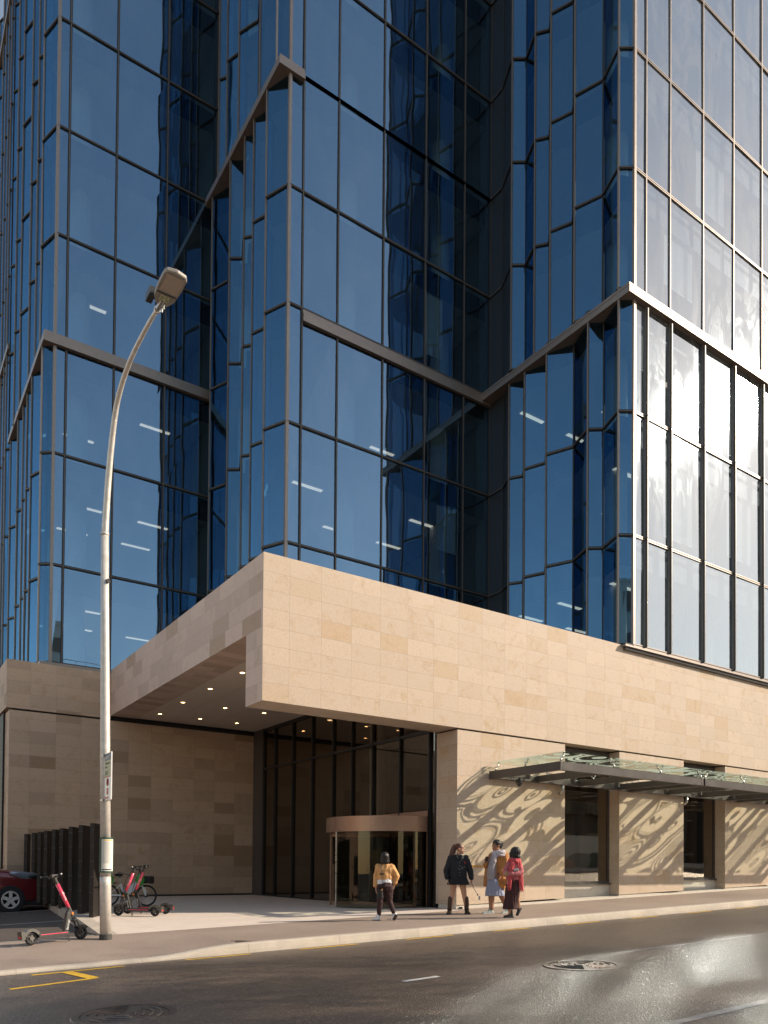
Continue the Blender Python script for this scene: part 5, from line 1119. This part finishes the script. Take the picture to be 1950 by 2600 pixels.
for s, kx_, fx, fy in ((-1, -.195, -.055, -.16), (1, .205, .035, -.17)):
    b = blob('boot_brown'); kt_ = Vector((kx_ + s * -.012, -.01, .385)); chain(b, [(kx_ - s * .018, -.012, .36), (kx_ - s * .006, .0, .24), (kx_, .01, .10)], [.066, .064, .052]); seg(b, (kx_, .02, .05), (kx_ + fx * .5, fy * .45, .04), .046, .044); seg(b, (kx_ + fx * .4, fy * .4, .038), (kx_ + fx, fy, .030), .044, .032)
    o = solid(b, 'boot', t, .009, 2); b = MB(); b.bar((kx_ - fx * .2, .055, .012), (kx_ + fx * 1.1, fy * 1.15, .012), .078, .024, 'black')
    for z in (.08, .12): b.lathe([(.056, -.008), (.058, 0), (.056, .008)], (kx_ + fx * .1, .0, z), (0, -.35, 1), 'black', 14); b.ell((kx_ + .045, -.045, z), (.014, .012, .012), 'brass')
    b.build('boot_sole', o)
kl = thing('key_strap', 'black key strap with tag swinging from the hand of the woman in black denim', 'key strap', (px, py, foot_z(px, py)), VA)
b = MB(); b.tube([(.305, -.06, .75), (.35, -.06, .64), (.42, -.06, .52), (.452, -.06, .47)], [.008, .007, .006, .005], 'black', 6); b.ell((.457, -.06, .46), (.02, .012, .022), 'bag'); b.build('strap', kl); b = MB(); b.box(.475, .52, -.062, -.058, .34, .43, 'grey_scarf'); b.build('paper_tag', kl)

# ---- 3. tall woman in camel coat over a striped dress, stepping to the left
px, py = 12.40, 13.42
t = person('woman in long camel coat, pale grey scarf and striped blue dress, holding up a phone', px, py)
b = blob('skin_mid'); P = head(b, (-.035, .0, 1.615), math.radians(-66), sc=1.05)
seg(b, (.02, .02, 1.40), (-.015, .01, 1.56), .06, .055); loft(b, [(-.05, 0, .78, .18, .16), (-.05, 0, .9, .19, .17), (-.04, 0, 1.1, .17, .15), (-.01, 0, 1.3, .17, .13), (.01, 0, 1.42, .10, .09)])
chain(b, [(-.14, .03, 1.36), (-.26, -.02, 1.12), (-.305, -.10, 1.21)], [.06, .05, .034]); chain(b, [(.155, -.03, 1.36), (.15, -.12, 1.10), (.045, -.20, .93)], [.06, .05, .034])
hand(b, (-.305, -.10, 1.22), (.1, -.1, 1), (.9, -.3, 0), .9, 1); hand(b, (.04, -.205, .925), (-.25, -.1, -1), (-.6, .7, 0), .5, -1)
chain(b, [(-.12, 0, .78), (-.145, -.02, .46), (-.145, .0, .10)], [.12, .082, .052]); chain(b, [(.03, 0, .78), (.09, .02, .46), (.255, .12, .12)], [.12, .080, .050])
solid(b, 'body', t, .0095)
b = blob('camel'); loft(b, [(.055, .02, .60, .185, .19, .1), (.055, .02, .70, .18, .19, .1), (.045, .015, .95, .165, .185, .1), (.04, .01, 1.2, .165, .17), (.03, .01, 1.36, .165, .135), (.015, .01, 1.45, .10, .09)])
chain(b, [(.155, -.03, 1.37), (.175, -.10, 1.20), (.165, -.14, 1.09), (.06, -.205, .97)], [.105, .090, .084, .062]); chain(b, [(-.12, .06, 1.37), (-.235, .02, 1.15), (-.26, -.02, 1.12), (-.295, -.085, 1.165)], [.085, .072, .068, .055])
loft(b, [(-.28, .06, .64, .045, .12), (-.255, .05, .95, .05, .13), (-.20, .04, 1.2, .06, .12)], 14)
ct = solid(b, 'coat', t, .012, 3, fold=(.014, 9, 4))
b = MB(); b.box(.085, .195, -.20, -.165, .80, .825, 'camel'); b.box(.09, .19, -.195, -.16, .66, .802, 'camel'); b.build('coat_pocket', ct)
for z in (1.10, .96): b = MB(); b.lathe([(.014, 0), (.012, .006), (.0005, .006)], (-.01, -.178, z), (0, -1, 0), 'boot_brown', 10); b.build('coat_button', ct)
b = blob('stripes'); loft(b, [(-.155, -.05, .80, .105, .165), (-.16, -.055, .95, .112, .172), (-.15, -.05, 1.1, .10, .16), (-.12, -.045, 1.25, .10, .145), (-.06, -.03, 1.38, .09, .10)]); solid(b, 'dress_top', t, .011, 2)
b = blob('gingham'); loft(b, [(-.06, .0, .425, .235, .20), (-.06, .0, .445, .232, .20), (-.08, -.01, .62, .19, .185), (-.12, -.03, .84, .130, .170)], 28); solid(b, 'dress_skirt', t, .011, 2, fold=(.016, 16, 2.2))
b = blob('grey_scarf')
for k, (z, r, yy) in enumerate(((1.45, .125, -.02), (1.40, .135, -.035), (1.35, .115, -.06))): chain(b, [(.015 + .01 * k + r * math.cos(a), yy + r * .82 * math.sin(a), z - .045 * math.sin(a + .5) * (1 if k else .3) + .03 * math.cos(a)) for a in [2 * PI * q / 14 for q in range(15)]], [.042 - .004 * k] * 15)
seg(b, (-.09, -.13, 1.38), (-.10, -.17, 1.24), .05, .04); solid(b, 'scarf', t, .012, 2, fold=(.014, 18, 18))
b = blob('hair_black'); R = rot_of(math.radians(-66)); b.ell(P(0, .024, .046), (.094, .110, .098), 'hair_black', 18, 12, R.to_3x3()); b.ell(P(0, .115, .01), (.055, .05, .05), 'hair_black'); b.ell(P(.02, .12, .06), (.045, .045, .045), 'hair_black'); b.ell(P(0, .10, -.03), (.05, .04, .04), 'hair_black'); solid(b, 'hair', t, .009, 1, fold=(.012, 28, 28))
shoe('shoe', t, (-.12, .0, .0), (-.335, -.06, .0), 'shoe_mint', 'shoe_white', .085, .048, ankle=Vector((-.145, 0, .115)))
shoe('shoe', t, (.285, .12, .012), (.13, .06, .0), 'shoe_mint', 'shoe_white', .08, .046, ankle=Vector((.255, .12, .12)))
b = blob('denim'); seg(b, (-.145, 0, .115), (-.145, 0, .135), .055, .055); solid(b, 'sock', t, .009, 1)
ph = thing('mobile_phone', 'brown cased phone held up by the woman in the camel coat', 'phone', (px, py, foot_z(px, py)), VA)
b = MB(); b.bar((-.30, -.155, 1.24), (-.27, -.17, 1.35), .075, .012, 'boot_brown', (0, 1, 0)); b.build('phone_case', ph, bevel=.003)

# ---- 4. woman in red scarf and pink knit, maroon skirt, turning her head back
px, py = 11.98, 12.54
t = person('woman with dark bob in coral red scarf, pink knit and long maroon skirt', px, py)
b = blob('skin_tan'); P = head(b, (.09, .0, 1.455), math.radians(-140), sc=1.0)
seg(b, (.075, .0, 1.24), (.085, .0, 1.38), .052, .05); loft(b, [(.06, 0, .72, .15, .12), (.06, 0, .85, .16, .12), (.06, 0, 1.0, .14, .11), (.07, 0, 1.15, .15, .10), (.075, 0, 1.25, .09, .07)])
chain(b, [(-.05, -.02, 1.18), (-.12, -.06, 1.0), (-.03, -.17, .98)], [.05, .042, .03]); chain(b, [(.19, -.02, 1.18), (.20, -.10, .97), (-.03, -.18, .985)], [.05, .042, .03])
hand(b, (-.035, -.175, .99), (-1, -.05, .15), (0, .9, .1), .7, 1); hand(b, (-.045, -.16, .955), (-1, -.2, -.1), (0, .9, .2), .7, -1)
chain(b, [(.0, 0, .72), (.01, -.02, .42), (-.01, .0, .10)], [.09, .06, .042]); chain(b, [(.11, 0, .72), (.16, .02, .42), (.20, .06, .20)], [.09, .06, .042])
solid(b, 'body', t, .0085)
b = blob('pink_knit'); loft(b, [(.065, 0, .845, .165, .14), (.065, 0, .90, .170, .145), (.07, 0, 1.05, .16, .135), (.075, 0, 1.16, .165, .125), (.08, 0, 1.24, .10, .09)])
chain(b, [(.185, -.01, 1.19), (.215, -.08, 1.05), (.205, -.115, 1.0), (.0, -.185, .985)], [.075, .066, .062, .05]); chain(b, [(-.045, -.01, 1.19), (-.12, -.04, 1.05), (-.12, -.06, 1.01), (-.04, -.16, .975)], [.070, .062, .06, .048])
solid(b, 'knit_top', t, .011, 2, fold=(.010, 12, 9))
b = blob('maroon'); loft(b, [(.0, .0, .20, .172, .15), (.0, .0, .215, .17, .15), (.02, .0, .36, .155, .135), (.05, .0, .62, .165, .14), (.065, .0, .86, .145, .12)], 28)
for k in range(9): a = 2 * PI * k / 9; seg(b, (.0 + .155 * math.cos(a), .14 * math.sin(a), .21), (.015 + .14 * math.cos(a), .12 * math.sin(a), .40), .028, .012)
solid(b, 'skirt', t, .011, 2, fold=(.013, 17, 2.2))
b = blob('red_scarf')
for k, (z, r) in enumerate(((1.30, .098), (1.265, .118))): chain(b, [(.085 + r * math.cos(a), r * .85 * math.sin(a), z + .012 * math.sin(2 * a)) for a in [2 * PI * q / 14 for q in range(15)]], [.036] * 15)
loft(b, [(.235, -.10, .62, .045, .018, .3), (.225, -.10, .80, .055, .022, .3), (.20, -.095, 1.05, .062, .028, .3), (.165, -.08, 1.25, .06, .035, .3)], 14); loft(b, [(-.055, -.165, .66, .04, .016, -.2), (-.05, -.165, .82, .05, .02, -.2), (-.02, -.165, 1.02, .055, .024, -.2), (.02, -.13, 1.24, .05, .03, -.2)], 14)
sc_ = solid(b, 'scarf', t, .011, 2, fold=(.012, 22, 6))
b = MB()
for k in range(7): b.tube([(.20 + k * .012, -.115 + k * .004, .63), (.198 + k * .013, -.115, .575 + .01 * (k % 2))], .004, 'red_scarf', 4); b.tube([(-.088 + k * .011, -.165, .67), (-.09 + k * .011, -.165, .615 + .01 * (k % 2))], .004, 'red_scarf', 4)
b.build('fringe', sc_)
b = blob('hair_black'); R = rot_of(math.radians(-140)); b.ell(P(0, .028, .038), (.104, .112, .098), 'hair_black', 18, 12, R.to_3x3()); c = Vector((.09, -.01, 0)); loft(b, [(.105, -.005, 1.335, .10, .085), (.10, -.005, 1.37, .118, .105), (.10, -.01, 1.45, .118, .112), (.095, -.005, 1.52, .09, .09)]); solid(b, 'hair', t, .010, 1, fold=(.016, 24, 20))
for heel, toe, ank in (((.045, .0, .0), (-.135, -.05, .0), (.0, .0, .19)), ((.235, .07, .185), (.155, .0, .055), (.175, .05, .235))):
    heel, toe, ank = Vector(heel), Vector(toe), Vector(ank); d = toe - heel; b = blob('boot_black'); seg(b, heel + Vector((-.02, 0, .04)), ank, .042, .046); seg(b, heel + Vector((-.02, 0, .038)), heel + d * .5 + Vector((0, 0, .036)), .04, .04); seg(b, heel + d * .4 + Vector((0, 0, .034)), toe + Vector((0, 0, .028)), .04, .028); o = solid(b, 'boot', t, .009, 2)
    b = MB(); n_ = d.normalized(); b.bar(heel - n_ * .02 + Vector((0, 0, .01)), toe + n_ * .02 + Vector((0, 0, .008)), .074, .026, 'black'); b.build('boot_sole', o, bevel=.006)
cl = thing('drink_can', 'pale grey can tucked under the arm of the woman in the red scarf', 'can', (px, py, foot_z(px, py)), VA)
b = MB(); b.lathe([(.024, -.05), (.030, -.045), (.030, .045), (.024, .05), (.0005, .05)], (.10, -.165, 1.075), (1, -.1, .2), 'shoe_mint', 16); b.build('can_body', cl)

# ================================================================== ACROSS THE STREET (seen only in reflections and as shadow on the road)
def tree(x, y, h, r, label, nleaf, seed):
    rn = random.Random(seed); z = far_path(x, y); t = thing('street_tree', label, 'tree', (x, y, z), rn.random() * 6, 'street trees opposite')
    b = MB(); b.tube([(0, 0, -.1), (.05, .03, h * .25), (-.05, .06, h * .5), (.0, .0, h * .8)], [.17, .14, .10, .04], 'bark', 10)
    tips = []
    for k in range(13):
        a = k * 2.4 + rn.uniform(-.3, .3); z0_ = h * rn.uniform(.38, .72); rr = r * rn.uniform(.6, 1.); e = Vector((rr * math.cos(a), rr * math.sin(a), z0_ + rn.uniform(.08, .34) * h)); m_ = Vector((rr * .45 * math.cos(a), rr * .45 * math.sin(a), z0_ + .12 * h)); b.tube([(0, 0, z0_), m_, e], [.06, .04, .015], 'bark', 6); tips += [e, (m_ + e) / 2 + Vector((rn.uniform(-.4, .4), rn.uniform(-.4, .4), .3))]
    b.build('trunk', t, smooth=True)
    c = MB()
    for k in range(nleaf):
        o = rn.choice(tips); s = .55; p = o + Vector((rn.gauss(0, s), rn.gauss(0, s), rn.gauss(0, s * .7))); d = Vector((rn.gauss(0, 1), rn.gauss(0, 1), rn.gauss(-.2, .6))).normalized(); sd = d.orthogonal().normalized(); ln, wd = rn.uniform(.22, .42), rn.uniform(.03, .055)
        c.face([p - sd * wd * .4, p + d * ln * .5 - sd * wd, p + d * ln, p + d * ln * .5 + sd * wd], 'leaf')
    c.build('crown', t)
tree(19.3, -3.3, 14.5, 2.6, 'leafy street tree on the opposite footpath, left one', 2600, 3)
tree(25.8, -3.2, 15.0, 3.0, 'leafy street tree on the opposite footpath, middle one', 3000, 5)
tree(33.5, -3.4, 13.5, 2.6, 'leafy street tree on the opposite footpath, right one', 2600, 9)
def block(name, label, x0, x1, y0, y1, z1, wall, rows, cols, facade='n', balc=False, z0=-2.5):
    t = thing(name, label, 'building', ((x0 + x1) / 2, (y0 + y1) / 2, z0)); cx, cy = t.location.x, t.location.y
    b = MB(); b.box(x0 - cx, x1 - cx, y0 - cy, y1 - cy, 0, z1 - z0, wall); b.box(x0 - cx - .1, x1 - cx + .1, y0 - cy - .1, y1 - cy + .1, z1 - z0, z1 - z0 + .3, wall); b.build('wall', t)
    w = MB(); w_ = (x1 - x0) / cols; h_ = (z1 - z0) / rows
    for i in range(cols):
        for j in range(rows):
            xa, za = x0 - cx + w_ * i + w_ * .25, h_ * j + h_ * .28; f = MB(); f.box(xa, xa + w_ * .5, y1 - cy + .002, y1 - cy + .03, za, za + h_ * .45, 'win_dark'); f.box(xa - .05, xa + w_ * .5 + .05, y1 - cy + .002, y1 - cy + .06, za - .08, za, wall)
            if balc: f.box(xa - .3, xa + w_ * .5 + .3, y1 - cy, y1 - cy + 1.1, za - .25, za - .1, wall); [f.box(xa - .3 + k * .15, xa - .28 + k * .15, y1 - cy + 1.06, y1 - cy + 1.09, za - .1, za + .85, 'satin_black') for k in range(int((w_ * .5 + .6) / .15))]
            f.build('window', t)
    return t
block('white_building', 'white rendered block with dark windows on the far side of the street', 1, 12.5, -45, -26, 24, 'render_white', 8, 5)
block('dark_apartment_block', 'dark balconied apartment block on the far side of the street', 33, 62, -30, -11, 9.5, 'render_dark', 4, 8, balc=True)
side = block('side_bounce_block', 'added unseen tan block to the left, for warm bounce and darker reflections', -48, 2, 10, 40, 10, 'render_tan', 3, 14); side.rotation_euler.z = -PI / 2; side.location = (-32, 44, -2.5)  # unseen block added to bounce warm light and darken the door reflections
block('sky_blocking_block', 'added unseen grey block farther along the street, hiding bright sky from window reflections', 66, 140, -40, -9, 15, 'render_dark', 5, 16)  # unseen block added to hide the glowing horizon from window reflections
block('dark_reflection_row', 'added unseen dark row on the far side of the street, darkening door reflections', -62, -1.5, -26, -12, 8.5, 'boot_brown', 2, 16)  # unseen row added to cover bright horizon sky in the door glass
t = thing('plant_room', 'round green clad plant room on the far side of the street', 'building', (17.5, -32, -2.5))
b = MB(); b.lathe([(4.2, 0), (4.2, 22.2), (4.0, 22.5), (.01, 22.6)], (0, 0, 0), (0, 0, 1), 'tank_green', 40); b.build('drum_wall', t, smooth=False)
b = MB()
for k in range(24): a = 2 * PI * k / 24; b.tube([(4.1 * math.cos(a), 4.1 * math.sin(a), 22.4), (4.1 * math.cos(a), 4.1 * math.sin(a), 23.5)], .03, 'steel', 5)
b.tube([(4.1 * math.cos(2 * PI * k / 40), 4.1 * math.sin(2 * PI * k / 40), 23.5) for k in range(41)], .03, 'steel', 5); b.build('roof_railing', t)
t = thing('street_hoarding', 'pale painted hoarding along the far footpath', 'hoarding', (44, -8.5, RD(44, -8)))
b = MB(); b.box(-12, 12, -.05, .05, 0, 2.4, 'render_white'); b.build('panel', t); b = MB()
for k in range(14): b.ell((-11 + k * 1.7, .06, .35 + .12 * ((k * 5) % 3)), (1.5, .02, .35 + .2 * ((k * 7) % 3)), ('tank_green', 'grey_ink', 'render_tan', 'boot_brown')[(k * 3) % 4])
b.build('painted_shapes', t); b = MB(); [b.box(-11.9 + k * 3.4, -11.8 + k * 3.4, -.2, -.05, 0, 2.3, 'bark') for k in range(8)]; b.build('post', t)

# ================================================================== LIGHT, SKY, CAMERA
SUN = Vector((1.70, -1.0, 1.12)).normalized()
sd = bpy.data.lights.new('sun', 'SUN'); sd.energy = 3.5; sd.angle = math.radians(.55); sd.color = (1., .86, .68)
so = bpy.data.objects.new('sun', sd); COL.objects.link(so); so.rotation_euler = SUN.to_track_quat('Z', 'Y').to_euler(); so.location = (40, -25, 40)
wd = bpy.data.worlds.new('World'); S.world = wd; wd.use_nodes = True; nt = wd.node_tree; nt.nodes.clear()
sky = nt.nodes.new('ShaderNodeTexSky'); sky.sky_type = 'NISHITA'; sky.sun_disc = False; sky.sun_elevation = math.asin(SUN.z); sky.sun_rotation = math.atan2(SUN.x, SUN.y); sky.air_density = 1.; sky.dust_density = .3; sky.ozone_density = .8; sky.altitude = 30
bg = nt.nodes.new('ShaderNodeBackground'); bg.inputs['Strength'].default_value = .145; wo = nt.nodes.new('ShaderNodeOutputWorld')
wb = mixc(nt, 1., sky.outputs[0], (1.22, .98, .76), 'MULTIPLY'); nt.links.new(wb, bg.inputs[0]); nt.links.new(bg.outputs[0], wo.inputs[0])
cd = bpy.data.cameras.new('camera'); cam = bpy.data.objects.new('camera', cd); COL.objects.link(cam); S.camera = cam
cd.sensor_fit = 'HORIZONTAL'; cd.sensor_width = 36; cd.lens = 36 * CF / 1950; cd.shift_x = 0; cd.shift_y = (CCY - 1300) / 1950; cd.clip_end = 3000; cd.clip_start = .1
mw = Matrix.Identity(4)
for i in range(3): mw[i][0] = CA_R[i]; mw[i][1] = CA_U[i]; mw[i][2] = -CA_F[i]
cam.matrix_world = mw
S.render.engine = 'CYCLES'; S.render.resolution_x = 768; S.render.resolution_y = 1024
cy = S.cycles; cy.max_bounces = 9; cy.diffuse_bounces = 3; cy.glossy_bounces = 5; cy.transmission_bounces = 4; cy.transparent_max_bounces = 14; cy.caustics_reflective = True; cy.sample_clamp_indirect = 60.; cy.use_guiding = True; cy.guiding_training_samples = 128; cy.blur_glossy = .0
cy.use_denoising = True
try: cy.denoiser = 'OPENIMAGEDENOISE'
except Exception: pass
S.view_settings.view_transform = 'Standard'; S.view_settings.look = 'None'; S.view_settings.gamma = 1.; S.view_settings.exposure = .86
